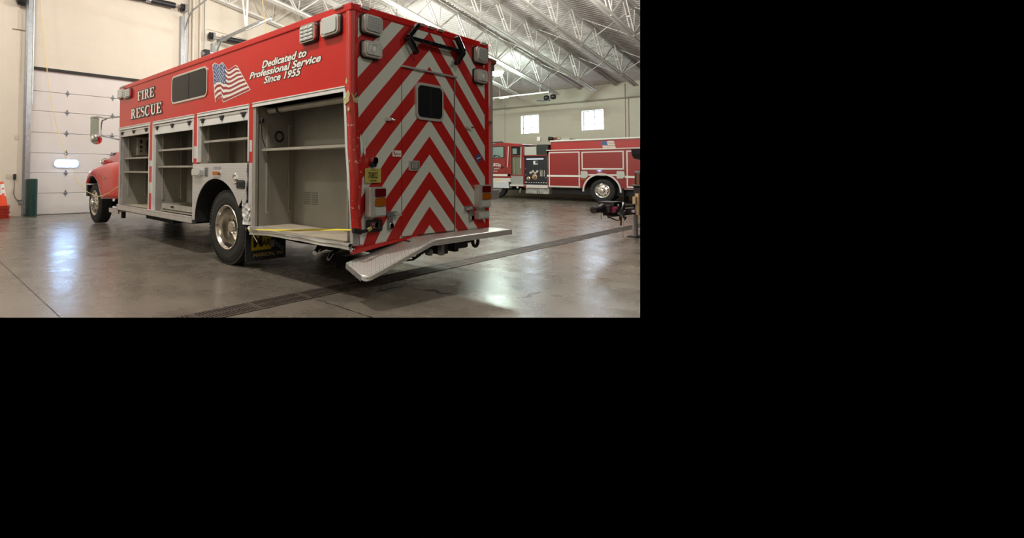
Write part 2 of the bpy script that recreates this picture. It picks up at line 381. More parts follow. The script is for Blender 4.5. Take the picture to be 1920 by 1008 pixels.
# right wall with two deep windows
WIN = [(9.10, 10.07, 3.33, 4.30), (5.93, 6.93, 3.33, 4.30)]
m = MB(); ZR = roof_z(XR); TW = .3
def rseg(y0, y1, z0, z1): m.box(XR, XR+TW, y0, y1, z0, z1, BLOCKY)
ys = [YB, 5.93, 6.93, 9.10, 10.07, YF+.3]
for a, b in zip(ys, ys[1:]):
    if (a, b) in ((5.93, 6.93), (9.10, 10.07)): rseg(a, b, 0, 3.33); rseg(a, b, 4.30, ZR)
    else: rseg(a, b, 0, ZR)
wr = m.build('wall_right', org=(XR, 0, 0), kind='structure')
for k, (y0, y1, z0, z1) in enumerate(WIN):
    s = struct('window_%d' % (k+1), (XR+.18, (y0+y1)/2, z0))
    m = MB(); x0, x1 = XR+.24, XR+.28; fw = .035
    m.box(x0, x1, y0, y1, z0, z0+fw, STEEL).box(x0, x1, y0, y1, z1-fw, z1, STEEL).box(x0, x1, y0, y0+fw, z0, z1, STEEL).box(x0, x1, y1-fw, y1, z0, z1, STEEL)
    m.box(x0, x1, (y0+y1)/2-.018, (y0+y1)/2+.018, z0, z1, STEEL)
    for q in (1, 2): m.box(x0, x1, y0, y1, z0+(z1-z0)*q/3-.015, z0+(z1-z0)*q/3+.015, STEEL)
    m.build('window_frame', s)
    MB().box(XR+.262, XR+.268, y0+.01, y1-.01, z0+.01, z1-.01, WINE).build('window_pane', s)
# roof deck: ribbed steel
m = MB(); x = XL; pit = .1524; pts = []
while x < XR+.3:
    for dx, dz in ((0, 0), (.045, 0), (.062, .055), (.12, .055), (.138, 0)):
        pts.append((x+dx, roof_z(x+dx)+dz))
    x += pit
m.strip([[(px, YB, pz) for px, pz in pts], [(px, YF, pz) for px, pz in pts]], DECK, False)
ceil = m.build('ceiling', org=(0, 0, roof_z(0)), solid=0, kind='structure')

# roof joists
ords = ['nearest to the front wall', 'second from the front wall', 'third from the front wall', 'fourth from the front wall', 'fifth from the front wall',
        'sixth from the front wall', 'seventh from the front wall', 'eighth from the front wall', 'ninth from the front wall', 'tenth from the front wall', 'eleventh from the front wall',
        'twelfth from the front wall']
joists = []
for j in range(11):
    y = 11.80-1.61*j
    J = thing('roof_joist', (0, y, 6.8), 'white-painted open-web steel roof joist, %s' % ords[j], 'roof joist', 'open-web joists under the roof deck')
    zb = lambda x: 7.85-.1513*x
    zt = lambda x: 8.80-.1513*x
    x0, x1 = -9.3, 19.83
    m = MB()
    for s in (-1, 1):
        m.bar((XL+.05, y+s*.06, zt(XL+.05)), (XR-.05, y+s*.06, zt(XR-.05)), .09, .014, WJO).bar((XL+.05, y+s*.02, zt(XL)-.05), (XR-.05, y+s*.02, zt(XR-.05)-.05), .012, .10, WJO)
    m.build('top_chord', J)
    m = MB()
    for s in (-1, 1):
        m.bar((x0, y+s*.06, zb(x0)), (x1, y+s*.06, zb(x1)), .09, .014, WJO).bar((x0, y+s*.02, zb(x0)+.05), (x1, y+s*.02, zb(x1)+.05), .012, .10, WJO)
    m.build('bottom_chord', J)
    nb = 12.65-1.84*12
    for k in range(17):
        xb = nb+1.84*k
        if xb < -9.2 or xb > 19.6: continue
        xt0, xt1 = xb-.78, xb+1.10
        m = MB()          # doubled-angle web
        for s in (-.048, .048): m.bar((xb, y+s, zb(xb)), (xt0, y+s, zt(xt0)), .035, .035, WJO)
        m.bar((xb+(xt0-xb)*.5, y-.05, (zb(xb)+zt(xt0))/2), (xb+(xt0-xb)*.5, y+.05, (zb(xb)+zt(xt0))/2), .05, .05, WJO)
        m.build('web', J)
        MB().bar((xb, y, zb(xb)), (xt1, y, zt(xt1)), .05, .05, WJO).build('web', J)
        MB().cyl((xb+.16, y, zt(xb+.16)), (xb+.03, y, zb(xb)), .020, WJO, 6).build('web', J)
    # bridging rods to the next joist
    if j < 10:
        for xb in (-4.4, 2.6, 9.6, 14.6, 18.1):
            for za, zb_ in ((zb, zt), (zt, zb)): MB().cyl((xb, y, za(xb)), (xb, y-1.61, zb_(xb)), .016, WJO, 6).build('bridging', J)
    joists.append(J)

# high-bay lamps
def lamp(x, y, z, col, k, label):
    t = thing('hanging_lamp', (x, y, z), label, 'ceiling lamp', 'high-bay lamps hung from the joists')
    m = MB(); m.lathe([(.05, .42), (.12, .40), (.14, .30), (.20, .24), (.27, .04), (.28, 0), (.265, .0), (.19, .21), (.05, .24)], (x, y, z), 2, WJO, 28)
    m.build('lamp_shade', t)
    MB().lathe([(.0, -.17), (.10, -.165), (.20, -.12), (.25, -.04), (.262, .015)], (x, y, z), 2, LAMPE, 28).build('lamp_lens', t)
    MB().cyl((x, y, z+.40), (x, y, roof_z(x)-.02), .012, STEEL, 6).build('hanging_rod', t)
    ld = bpy.data.lights.new('lamp_light', 'POINT'); ld.shadow_soft_size = .16; ld.energy = LAMP_W*k; ld.color = col
    lo = bpy.data.objects.new('lamp_light', ld); COL.objects.link(lo); lo.location = (x, y, z-.36)     # just under the glowing bowl, which throws light all round
    ld = bpy.data.lights.new('lamp_uplight', 'POINT'); ld.shadow_soft_size = .12; ld.energy = UP_W*k; ld.color = col     # the open top of the shade lights the deck
    lo = bpy.data.objects.new('lamp_uplight', ld); COL.objects.link(lo); lo.location = (x+.25, y, z+.42)
for (x, y, z, c, k, wh) in LAMPS:
    lamp(x, y, z, c, k, 'round high-bay lamp '+wh)

# ---- sectional doors in the front wall
def sec_door(n, x0, x1, top, win, px, spring):
    s = struct('door_%d' % n, ((x0+x1)/2, YF+.12, 0))
    WP = P('door_panel_white', (.64, .59, .57), .45, noise_=(1.2, .04))
    zs = [0, .597, 1.167, 1.724, 2.296, 2.898, 3.45, top]
    for a, b in zip(zs, zs[1:]):
        MB().box(x0+.02, x1-.02, YF+.08, YF+.13, a+.003, b-.003, WP).build('door_panel', s, bevel=.012)
    MB().box(x0+.02, x1-.02, YF+.13, YF+.15, 0, top, P('door_back_grey', (.30, .28, .27), .6)).build('door_backing', s)
    HG = P('hinge_grey', (.16, .165, .17), .5, .5)
    for z in zs[1:-1]:
        for hx in px:
            m = MB(); m.prism([(hx-.055, z), (hx-.02, z-.045), (hx, z-.10), (hx+.02, z-.045), (hx+.055, z), (hx+.02, z+.045), (hx, z+.10), (hx+.02, z+.045), (hx, z+.10), (hx-.02, z+.045)], 1, YF+.068, YF+.08, HG)
            m.cyl((hx-.06, YF+.06, z), (hx+.06, YF+.06, z), .012, STEEL, 8); m.build('hinge', s)
    if win:
        m = MB(); m.rbox(-.03, .64, YF+.055, YF+.085, 1.315, 1.56, P('pale_blue_frame', (.30, .38, .46), .4), 1, .12, 8); m.build('window_frame', s)
        m = MB(); m.rbox(-.005, .61, YF+.04, YF+.06, 1.34, 1.535, WINO, 1, .096, 8); m.build('window_pane', s)
    MB().box(x0-.02, x1+.02, YF-.02, YF+.02, top-.03, top+.035, P('black_seal', (.012, .014, .012), .7)).build('top_seal', s)
    for sx, xx in ((1, x0), (-1, x1)):
        m = MB(); m.box(xx-.05, xx+.0 if sx > 0 else xx+.05, YF-.05, YF+.06, 0, 4.3, P('black_seal', (0, 0, 0))).build('side_seal', s)
    return s
d1 = sec_door(1, D1[0], D1[1], 4.07, True, (.296, 1.56, 2.8), True)
d2 = sec_door(2, D2[0], D2[1], 4.07, False, (6.0, 7.2, 8.4), True)
# tracks, springs and shafts
def track(x, ztop, side, label, ylen, rz, dz=.0):
    t = thing('door_track', (x, YF-.12, 0), label, 'door track')
    m = MB(); m.box(x-.06, x+.05, YF-.16, YF-.08, .05, ztop-.1, GALV).box(x-.075, x-.06, YF-.16, YF-.02, .05, ztop-.1, GALV); m.build('vertical_track', t)
    pts = [(x+.06, YF-.14, 3.0), (x+.06, YF-.16, ztop-.9)]
    for k in range(9):
        a = R_(90*k/8); pts.append((x+.06, YF-.16-.75*(1-math.cos(a)), ztop-.75+.75*math.sin(a)))
    pts.append((x+.06, YF-ylen, rz))
    m = MB(); m.tube(pts, .028, GALV, 6); m.build('curved_track', t)
    return t
def spring(x0, x1, z, label, xs):
    t = thing('torsion_spring', ((x0+x1)/2, YF-.25, z), label, 'door spring')
    MB().cyl((x0, YF-.25, z), (x1, YF-.25, z), .018, STEEL, 8).build('shaft', t)
    for a, b in xs:
        m = MB(); m.cyl((a, YF-.25, z), (b, YF-.25, z), .095, BLK, 16)
        n = int((b-a)/.05)
        for k in range(n): m.lathe([(.0955, -.015), (.099, 0), (.0955, .015)], (a+.025+k*(b-a)/n, YF-.25, z), 0, BLK, 16)
        m.build('spring_coil', t)
        MB().cyl((a-.16, YF-.25, z), (a, YF-.25, z), .085, GALV, 16).build('winding_cone', t)
    for q in (x0, x1):
        MB().box(q-.05, q+.05, YF-.33, YF-.005, z-.12, z+.12, STEEL).build('end_bracket', t)
        MB().lathe([(.02, -.06), (.12, -.05), (.12, -.02), (.09, 0), (.12, .02), (.12, .05), (.02, .06)], (q-.1, YF-.25, z), 0, BLK, 20).build('cable_drum', t)
track(-.70, 6.6, 1, 'tall grey steel door track rising beside the left jamb of the white door', 4.5, 6.95)
track(3.70, 6.45, -1, 'tall grey steel door track on the right jamb of the white door', 4.5, 6.85)
spring(-.75, 3.72, 6.6, 'black torsion spring on its shaft high above the white door', [(1.2, 2.35), (2.55, 3.35)])
track(4.84, 5.75, 1, 'grey steel door track with its curve, seen over the rescue truck roof', 3.0, 5.76)
spring(4.75, 9.4, 5.85, 'black torsion spring over the hidden second door, behind the rescue truck', [(5.25, 6.6), (7.2, 8.6)])
t = thing('track_rail', (4.9, 10, 5.7), 'long grey horizontal door rail hung on two white struts above the rescue truck', 'door rail')
MB().bar((4.9, 11.8, 5.70), (4.9, 9.15, 5.77), .05, .10, GALV).build('rail', t)
MB().bar((4.9, 9.9, 5.70), (4.9, 8.55, 5.74), .04, .05, WJO).build('rail_end', t)
m = MB(); m.bar((4.9, 9.95, 5.75), (4.9, 10.45, 8.02), .035, .05, WJO).bar((4.9, 9.92, 5.75), (4.92, 9.80, 8.02), .035, .05, WJO); m.build('hanger_strut', t)
# conduits and pipes on the front wall
def pipe(name, pts, r, mt, label, cat, n=10):
    m = MB(); m.tube(pts, r, mt, n); o = m.build(name); o['label'] = label; o['category'] = cat; return o
CREAM = P('cream_pipe', (.60, .54, .45), .5)
pipe('wall_pipe', [(4.10, YF-.07, .02), (4.10, YF-.07, 8.1)], .055, CREAM, 'thicker cream vertical pipe on the front wall, left of its twin', 'pipe')
pipe('wall_pipe', [(4.36, YF-.07, .02), (4.36, YF-.07, 8.1)], .055, CREAM, 'cream vertical pipe on the front wall, right of its twin', 'pipe')
pipe('conduit', [(3.95, YF-.03, .05), (3.95, YF-.03, 8.0)], .012, STEEL, 'thin grey conduit left of the two cream pipes', 'conduit')
pipe('conduit', [(4.52, YF-.03, 4.4), (4.52, YF-.03, 8.0)], .012, STEEL, 'thin grey conduit right of the two cream pipes', 'conduit')
pipe('conduit', [(4.55, YF-.03, 5.9), (4.55, YF-.03, 6.05), (4.63, YF-.03, 6.13), (6.6, YF-.03, 6.02)], .01, CREAM, 'cream conduit bent along the wall above the second door', 'conduit')
t = thing('junction_box', (4.62, YF-.2, 5.1), 'small door opener box above the rescue truck roof with black motor', 'door opener')
m = MB(); m.box(4.42, 4.60, YF-.3, YF-.06, 5.05, 5.35, BLK).cyl((4.35, YF-.2, 5.2), (4.65, YF-.2, 5.2), .09, STEEL, 14); m.build('motor', t)
MB().box(4.62, 4.82, YF-.22, YF-.06, 5.08, 5.30, WHITEM).build('cover', t)
# left part of the front wall
m = MB(); m.box(-.81, -.75, YF-.05, YF+.02, 0, 7.4, STEEL); m.build('trim_1', kind='structure')
t = thing('bollard', (-.62, 11.78, 0), 'dark green steel bollard guarding the left foot of the white door', 'bollard')
m = MB(); m.cyl((-.62, 11.78, 0), (-.62, 11.78, 1.0), .14, GREEN, 28); m.build('post', t)
MB().lathe([(0, .018), (.10, .014), (.142, 0)], (-.62, 11.78, 1.0), 2, GREEN, 28).build('cap', t)
t = thing('charger', (-.985, YF-.06, 1.0), 'small black wall charger with a hanging grey cord, left of the bollard', 'charger')
MB().box(-1.02, -.955, YF-.08, YF, .99, 1.14, BLK).build('body', t, bevel=.006)
m = MB(); m.tube([(-.985, YF-.03, 1.0), (-.99, YF-.03, .8), (-1.005, YF-.03, .62), (-.96, YF-.03, .5), (-.87, YF-.03, .39), (-.83, YF-.03, .395)], .011, STEEL, 6); m.build('cord', t)
t = thing('wall_bracket', (-.84, YF-.05, .3), 'small grey outlet box at the foot of the left door jamb', 'outlet')
MB().box(-.88, -.80, YF-.06, YF, .33, .42, GALV).build('box', t); MB().box(-.92, -.80, YF-.08, YF, .43, .44, STEEL).build('flap', t)
for (x, z, lb) in ((-1.137, 1.07, 'cream switch plate on the wall above the cone stack'), (-.955, 2.12, 'cream outlet plate high on the wall left of the white door')):
    m = MB(); m.box(x-.045, x+.045, YF-.012, YF, z-.06, z+.06, P('cream_plate', (.52, .46, .34), .5)).box(x-.015, x+.015, YF-.018, YF-.012, z-.03, z+.03, CREAM)
    o = m.build('switch_plate', bevel=.003); o['label'] = lb; o['category'] = 'switch plate'
t = thing('wall_lamp', (-.95, YF-.2, 5.7), 'dark round wall lamp high at the left edge, above a small conduit cross', 'wall lamp')
m = MB(); m.lathe([(0, -.12), (.10, -.10), (.15, 0), (.15, .10), (.10, .16), (0, .17)], (-.95, YF-.2, 5.82), 2, BLK, 20); m.build('housing', t)
MB().lathe([(0, -.165), (.09, -.14), (.12, -.08)], (-.95, YF-.2, 5.82), 2, GLASSD, 20).build('lens', t)
MB().box(-.99, -.91, YF-.1, YF, 5.75, 5.9, BLK).build('mount', t)
m = MB(); m.tube([(-.97, YF-.02, 5.6), (-.97, YF-.02, 5.05)], .008, CREAM, 6).tube([(-1.12, YF-.02, 5.05), (-.82, YF-.02, 5.05)], .012, P('brown_pipe', (.2, .13, .08), .6), 6)
m.tube([(-.90, YF-.02, 5.5), (-.90, YF-.02, 3.6)], .006, CREAM, 6); o = m.build('conduit_cross'); o['label'] = 'thin conduit cross on the wall below the dark wall lamp'; o['category'] = 'conduit'
# traffic cones: a nested stack, only the topmost shows its body
def cone(z, label):
    x, y = -1.335, 11.55
    t = thing('traffic_cone', (x, y, z), label, 'traffic cone', 'orange cones nested in one stack')
    m = MB(); m.rbox(x-.17, x+.17, y-.17, y+.17, z, z+.018, P('cone_base_red', (.45, .03, .012), .6), 2, .04); m.build('base', t)
    m = MB(); prof = [(.128, .028), (.125, .05), (.036, .62), (.028, .63), (.026, .62), (.112, .05), (.115, .03)]
    m.lathe(prof, (x, y, z), 2, ORANGE, 28); m.build('body', t)
    for a, b in ((.33, .43), (.47, .57)):
        ra = .1275-(.089/.57)*(a-.05); rb = .1275-(.089/.57)*(b-.05)
        MB().lathe([(ra+.001, a), (ra+.0025, a+.002), (rb+.0025, b-.002), (rb+.001, b)], (x, y, z), 2, CONEW, 28).build('reflective_collar', t)
    return t
seq = ['lowest of the stack', 'second from the floor', 'third from the floor', 'fourth from the floor', 'fifth from the floor', 'sixth from the floor', 'seventh from the floor', 'third from the top', 'second from the top']
c0 = cone(0, 'orange traffic cone, '+seq[0])
for k in range(1, 9): dup(c0, (-1.335+.012*math.sin(k*2.1), 11.55, .035*k), 'orange traffic cone in the stack, '+seq[k]).rotation_euler = (0, 0, R_(9*math.sin(k*1.7)))
dup(c0, (-1.335, 11.55, .315), 'orange traffic cone with white collars, topmost of the stack')

# yellow cords
YC = P('yellow_cord', (.74, .60, .26), .6)
pipe('power_cord', [(-.72, 11, 7.6), (-.66, 11, 5.9), (-.635, 11, 5.45), (-.52, 11, 4.29), (-.43, 11, 3.5), (-.35, 10.95, 2.91), (-.19, 10.85, 2.2), (-.05, 10.7, 1.65), (-.0, 10.3, 1.25), (.0, 9.9, 1.03), (-.01, 9.3, .85), (-.01, 8.8, .745), (-.01, 8.35, .70), (-.02, 7.95, .682), (-.02, 7.6, .72), (-.02, 7.2, .79), (-.01, 6.9, .88), (.02, 6.78, .93)],
     .009, YC, 'yellow power cord hanging from the roof to the red front fender', 'cord', 6)
pipe('power_cord', [(2.85, 6.0, 7.9), (2.91, 6, 5.17), (3.04, 6, 4.4), (3.25, 6, 3.2), (3.3, 6, 2.93)], .012, YC, 'yellow power cord dropping onto the rescue truck roof', 'cord', 6)

# right wall services
pipe('wall_conduit', [(XR-.05, 11.9, 4.80), (XR-.05, 4.0, 4.73)], .035, P('grey_green_pipe', (.33, .31, .25), .5), 'long horizontal conduit along the right wall above the windows', 'conduit')
pipe('wall_conduit', [(XR-.03, 5.0, 5.4), (XR-.03, 5.0, 2.9)], .022, CREAM, 'left one of two vertical conduits right of the second window', 'conduit')
pipe('wall_conduit', [(XR-.03, 4.86, 4.7), (XR-.03, 4.86, 2.9)], .022, CREAM, 'right one of two vertical conduits right of the second window', 'conduit')
pipe('wall_conduit', [(XR-.03, 11.0, 5.0), (XR-.03, 11.0, 2.7)], .012, STEEL, 'thin dark vertical conduit left of the first window', 'conduit')
t = thing('tube_light', (18.2, 8.0, 4.72), 'slim tube light fixture under the joists before the right wall', 'tube light')
MB().bar((18.3, 9.4, 4.80), (18.2, 6.6, 4.76), .09, .06, WJO).build('housing', t)
MB().bar((18.29, 9.0, 4.755), (18.27, 8.55, 4.75), .04, .03, TUBE).build('tube', t)
m = MB(); m.cyl((18.3, 9.0, 4.82), (18.3, 9.0, roof_z(18.3)-.06), .008, STEEL, 6).cyl((18.2, 7.0, 4.8), (18.2, 7.0, roof_z(18.2)-.06), .008, STEEL, 6); m.build('hanger', t)
t = thing('exhaust_fan', (18.9, 7.0, 4.5), 'small black ceiling camera cluster at the end of the tube light', 'ceiling device')
m = MB(); m.lathe([(0, -.10), (.10, -.09), (.13, 0), (.10, .09), (0, .10)], (18.9, 7.05, 4.62), 1, BLK, 18); m.build('housing', t)
m = MB(); m.lathe([(0, -.10), (.10, -.09), (.12, 0), (.10, .09), (0, .10)], (18.9, 6.75, 4.64), 1, BLK, 18); m.build('housing', t)
m = MB(); m.bar((18.9, 7.5, 4.52), (18.9, 6.9, 4.50), .1, .05, BLK).cyl((18.9, 6.95, 4.7), (18.9, 6.95, roof_z(18.9)-.06), .015, STEEL, 8); m.build('bracket', t)

# trench drain
def dy(x): return .47+.025*x
t = thing('trench_drain', (3, dy(3), 0), 'long slotted steel trench drain grate crossing the floor behind the rescue truck', 'drain')
m = MB(); x0, x1 = -2.0, 12.0; hw = .135
m.add([(x0, dy(x0)-hw, .001), (x1, dy(x1)-hw, .001), (x1, dy(x1)+hw, .001), (x0, dy(x0)+hw, .001)], [(0, 1, 2, 3)], P('drain_pit', (.008, .007, .006), .8)); m.build('channel', t)
m = MB(); GR = P('cast_grate', (.11, .085, .07), .55, .5, noise_=(12, .3))
for o in (-hw, -.012, hw-.022): m.bar((x0, dy(x0)+o+.011, .004), (x1, dy(x1)+o+.011, .004), .024, .006, GR)
m.build('frame', t)
m = MB(); x = x0; k = 0
while x < x1:
    for o0, o1 in ((-hw+.02, -.012), (.012, hw-.02)):
        y0, y1 = dy(x)+o0, dy(x)+o1
        m.add([(x, y0, .006), (x+.019, y0, .006), (x+.019, y1, .006), (x, y1, .006)], [(0, 1, 2, 3)], GR)
    if k % 18 == 0: m.add([(x-.01, dy(x)-hw, .0062), (x+.04, dy(x)-hw, .0062), (x+.04, dy(x)+hw, .0062), (x-.01, dy(x)+hw, .0062)], [(0, 1, 2, 3)], GR)
    x += .033; k += 1
m.build('grate', t)
# floor joints, cracks and wet marks
JN = P('joint_filler', (.06, .05, .04), .8); WET = P('wet_mark', (.035, .03, .024), .25, noise_=(6, .4))
def ribbon(name, pts, wds, mt, z=.0015):
    m = MB(); rows = []
    for i, p in enumerate(pts):
        d = Vector(pts[min(i+1, len(pts)-1)])-Vector(pts[max(0, i-1)]); n = Vector((-d.y, d.x)).normalized()*wds[i]/2
        rows.append([(p[0]+n.x, p[1]+n.y, z), (p[0]-n.x, p[1]-n.y, z)])
    m.strip(rows, mt, False); return m.build(name, kind='structure')
ribbon('trim_2', [(-2.28, 0.2), (-2.28, 12.0)], [.008, .008], JN)
ribbon('trim_3', [(-9, 6.9), (12.0, 6.9)], [.008, .008], JN)
ribbon('trim_4', [(5.2, -1.4), (5.2, 12.0)], [.006, .006], JN)
def wob(a, b, n, amp, w, seed=1):
    random.seed(seed); a, b = Vector(a), Vector(b); d = b-a; nn = Vector((-d.y, d.x)).normalized(); P_ = []; W_ = []
    for i in range(n+1):
        P_.append(tuple(a+d*i/n+nn*random.uniform(-amp, amp))); W_.append(w*random.uniform(.5, 1.4)*(.3 if i in (0, n) else 1))
    return P_, W_
ribbon('trim_5', *wob((-.19, .26), (-.22, -.60), 16, .012, .016, 3), WET)
ribbon('trim_6', [(.50, .14), (.58, .13), (.68, .135), (.78, .15), (.86, .12), (.94, .11), (.96, .02), (.93, -.06), (.95, -.14)], [.01, .05, .03, .06, .04, .015, .012, .010, .012], WET)
ribbon('trim_7', [(.95, -.14), (.98, -.18), (1.03, -.22), (1.02, -.27), (.97, -.31), (1.0, -.37), (1.03, -.42), (1.06, -.46)], [.012, .06, .07, .04, .05, .035, .02, .008], WET)
ribbon('trim_8', [(1.40, -.93), (1.46, -.965), (1.53, -.985), (1.60, -.98), (1.62, -.955), (1.70, -.945), (1.78, -.965), (1.85, -.97)], [.004, .008, .035, .05, .012, .045, .035, .006], WET)

# ================================================================== THE RESCUE TRUCK (rear face on Y=0, left side on X=0)
TR = thing('rescue_truck', (1.22, 3.4, 0), 'red rescue truck with cream chevrons on its tail and four open side compartments', 'fire truck')
W, Lb, HT = 2.44, 6.72, 2.92
def sm(a, b, x):
    t = max(0, min(1, (x-a)/(b-a))); return t*t*(3-2*t)
def bend(v):
    """the rammed lower rear corner: pushed inwards"""
    x, y, z = v
    lin = max(0, min(1, (2.0-z)/1.4)); h = max(0, min(1, x/.07)); k = .10*(lin*(1-h)+(.25*lin+.75*(1-sm(1.2, 2.05, z)))*h)*(1-min(1, max(0, x)/.55))*(1-min(1, abs(y)/.5))
    dy_ = .035*(1-sm(1.2, 1.95, z))*max(0, 1-abs(x-.18)/.28)*(1-min(1, abs(y)/.5))*(.7+.5*math.sin(z*9))
    return (x+k, y+max(0, dy_), z)
def bent(m): m.v = [bend(v) for v in m.v]; return m
# rear skin with chevrons: a fine grid so the dent can bend it
m = MB(); nx, nz_ = 48, 56; uvs = []
x0, x1, z0, z1 = .045, W-.04, .555, 2.85
rows = []
for j in range(nz_+1):
    row = []
    for i in range(nx+1):
        x = x0+(x1-x0)*i/nx; z = z0+(z1-z0)*j/nz_; row.append((x, -.001, z)); uvs.append((x, z))
    rows.append(row)
m.strip(rows, CHEV); m.uv = uvs; bent(m)
m.v = [(x, y, z-(.11*(1-x/.95)*(1-sm(.55, .9, z)) if x < .95 else 0)) for x, y, z in m.v]
m.build('rear_panel', TR)
# shell
m = MB()
m.box(.0, .05, .0, Lb, 2.06, 2.85, RED)              # left upper panel
m.box(W-.05, W, .0, Lb, .50, 2.85, RED)              # right side
m.box(.0, W, .0, Lb, 2.85, 2.90, RED)                # roof
m.box(.05, W-.05, Lb-.05, Lb, .50, 2.85, RED)             # front bulkhead
m.box(.62, W-.05, .03, Lb-.05, .53, .57, DARK)       # floor
m.box(.62, .64, .03, Lb-.05, .55, 2.06, GREY)
m.box(.05, .64, .03, Lb-.05, 2.06, 2.08, GREY)
m.build('body_shell', TR)
m = MB()
for a in ((-.014, .03, -.014, Lb+.01), (W-.03, W+.014, -.014, Lb+.01)): m.box(a[0], a[1], a[2], a[3], 2.845, 2.925, RED)
m.box(.03, W-.03, -.014, .03, 2.85, 2.925, RED).box(.03, W-.03, Lb-.03, Lb+.012, 2.845, 2.925, RED)
m.build('roof_rail', TR, bevel=.012)
# right rear post and bottom edges
m = MB(); m.box(W-.05, W+.006, -.012, .06, .555, 2.85, RED).box(1.0, W+.008, -.016, .05, .538, .556, RUST); m.build('corner_post', TR)
m = MB(); m.prism([(.02, .455), (.45, .50), (1.0, .545), (1.0, .57), (.45, .535), (.02, .50)], 1, -.02, .02, RED)
m.build('bottom_edge', TR)
# left rear post, chipped and dented
m = MB(); rows = []
prof = [(.085, -.004), (.045, -.012), (.012, -.006), (-.006, .012), (-.010, .035), (-.008, .066)]
for k in range(47):
    z = .50+k*(2.85-.50)/46
    rows.append([(x, y, z) for x, y in prof])
m.strip(rows, POSTM); bent(m)
m.v = [(x+.006*noise.noise(Vector((z*3, 0, 0)))*(1-sm(1.3, 2.0, z)), y, z) for x, y, z in m.v]
cp = m.build('corner_post', TR, label='dented rear left corner post with chipped paint')
m = MB()
random.seed(4)
def blob(cy, cz, ry, rz, mt, x=-.0125, ax=0, n=18):
    v = []
    for k in range(n):
        t = 2*math.pi*k/n; q = random.uniform(.65, 1.15)
        v.append((cy+ry*q*math.cos(t), cz+rz*q*math.sin(t)))
    return v
m.prism(blob(.045, 1.985, .045, .075, FILL), 0, -.013, -.009, FILL)
m.prism(blob(.05, 2.15, .014, .03, FILL), 0, -.013, -.009, FILL)
m.prism(blob(.02, 1.87, .018, .025, FILL), 0, -.013, -.009, FILL)
m.prism([(-.005, 2.03), (.03, 1.94), (.075, 1.93), (.085, 2.09), (.06, 2.03), (.03, 1.99)], 1, -.016, -.012, FILL)
m.prism([(.03, 1.985), (.06, 2.02), (.08, 2.10), (.08, 2.01), (.06, 1.985)], 1, -.019, -.015, P('dark_hole', (.03, .04, .07), .5))
m.build('torn_patch', cp, label='torn patch of pale body filler')
m = MB()
for k, (x, z, a, b) in enumerate(((.150, 1.50, .016, .085), (.19, 1.47, .012, .06), (.132, 1.58, .008, .05))):
    m.prism([(x-a, z+b*.4), (x-a*.2, z+b), (x+a*.6, z+b*.5), (x+a, z-b*.3), (x+a*.3, z-b), (x-a*.2, z-b*.4), (x-a*.7, z-b*.7)], 1, -.006, -.003, P('scuff_white', (.75, .76, .74), .3))
m.build('scuff', cp, label='white scuff on the dented corner')

# ---- side compartments
def trimstrip(m, y0, y1, z):
    m.box(-.016, .01, y0, y1, z-.012, z+.018, WHITEM).box(-.010, .01, y0, y1, z+.018, z+.030, ALUD).box(-.020, .012, y0, y1, z+.030, z+.042, WHITEM)
def comp(name, y0, y1, z0, z1=2.06, dep=.60):
    """an open metal box between y0 (rear) and y1 (front)"""
    m = MB(); t = .012
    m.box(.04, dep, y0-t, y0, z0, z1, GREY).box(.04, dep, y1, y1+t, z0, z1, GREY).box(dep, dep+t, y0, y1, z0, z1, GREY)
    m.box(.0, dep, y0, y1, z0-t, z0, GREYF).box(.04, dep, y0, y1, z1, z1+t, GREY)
    return m.build(name, TR)
def shelf(par, y0, y1, z, x0=.06, x1=.56):
    m = MB(); m.box(x0, x1, y0, y1, z-.004, z, SHELF).box(x0, x0+.012, y0, y1, z-.034, z, SHELF).box(x0+.012, x0+.03, y0, y1, z-.034, z-.03, SHELF)
    return m.build('shelf', par)
def uprights(par, y, s, z0, z1, xs=(.16, .50)):
    for x in xs:
        m = MB(); m.box(x-.022, x+.022, min(y, y+s*.02), max(y, y+s*.02), z0, z1, SHELF).box(x-.008, x+.008, min(y, y+s*.026), max(y, y+s*.026), z0+.02, z1-.02, P('slot_grey', (.17, .16, .14), .6))
        m.build('shelf_upright', par)
def back_uprights(par, ys, z0, z1, x=.60):
    for y in ys:
        m = MB(); m.box(x-.02, x, y-.022, y+.022, z0, z1, SHELF); m.build('shelf_upright', par)
C1 = comp('front_compartment', 5.15, 6.60, .575)
shelf(C1, 5.17, 6.58, 1.51); shelf(C1, 5.17, 6.58, 1.245); uprights(C1, 6.60, -1, .75, 1.9); back_uprights(C1, (5.5, 6.2), .8, 1.95)
m = MB(); m.box(.30, .54, 6.50, 6.60, 1.56, 1.92, P('panel_beige', (.42, .38, .32), .5))
m.box(.34, .38, 6.49, 6.50, 1.80, 1.87, BLK).box(.34, .38, 6.49, 6.50, 1.70, 1.75, BLK).box(.45, .49, 6.49, 6.50, 1.74, 1.80, RUST).box(.34, .37, 6.49, 6.50, 1.63, 1.66, BLK)
m.build('breaker_panel', C1)
m = MB(); m.tube([(.50, 6.3, 1.95), (.42, 6.32, 1.8), (.40, 6.3, 1.65), (.46, 6.25, 1.54)], .03, BLK, 8); m.build('hose', C1)
m = MB(); m.tube([(.45, 5.6, .98), (.5, 5.75, 1.0), (.5, 5.95, .97), (.45, 6.05, .98)], .015, BLK, 6); m.build('strap', C1)
C2 = comp('middle_compartment', 3.42, 4.90, .575)
shelf(C2, 3.44, 4.88, 1.34); shelf(C2, 3.44, 4.88, 1.62); uprights(C2, 4.90, -1, .75, 1.9); back_uprights(C2, (3.85, 4.5), .8, 1.95)
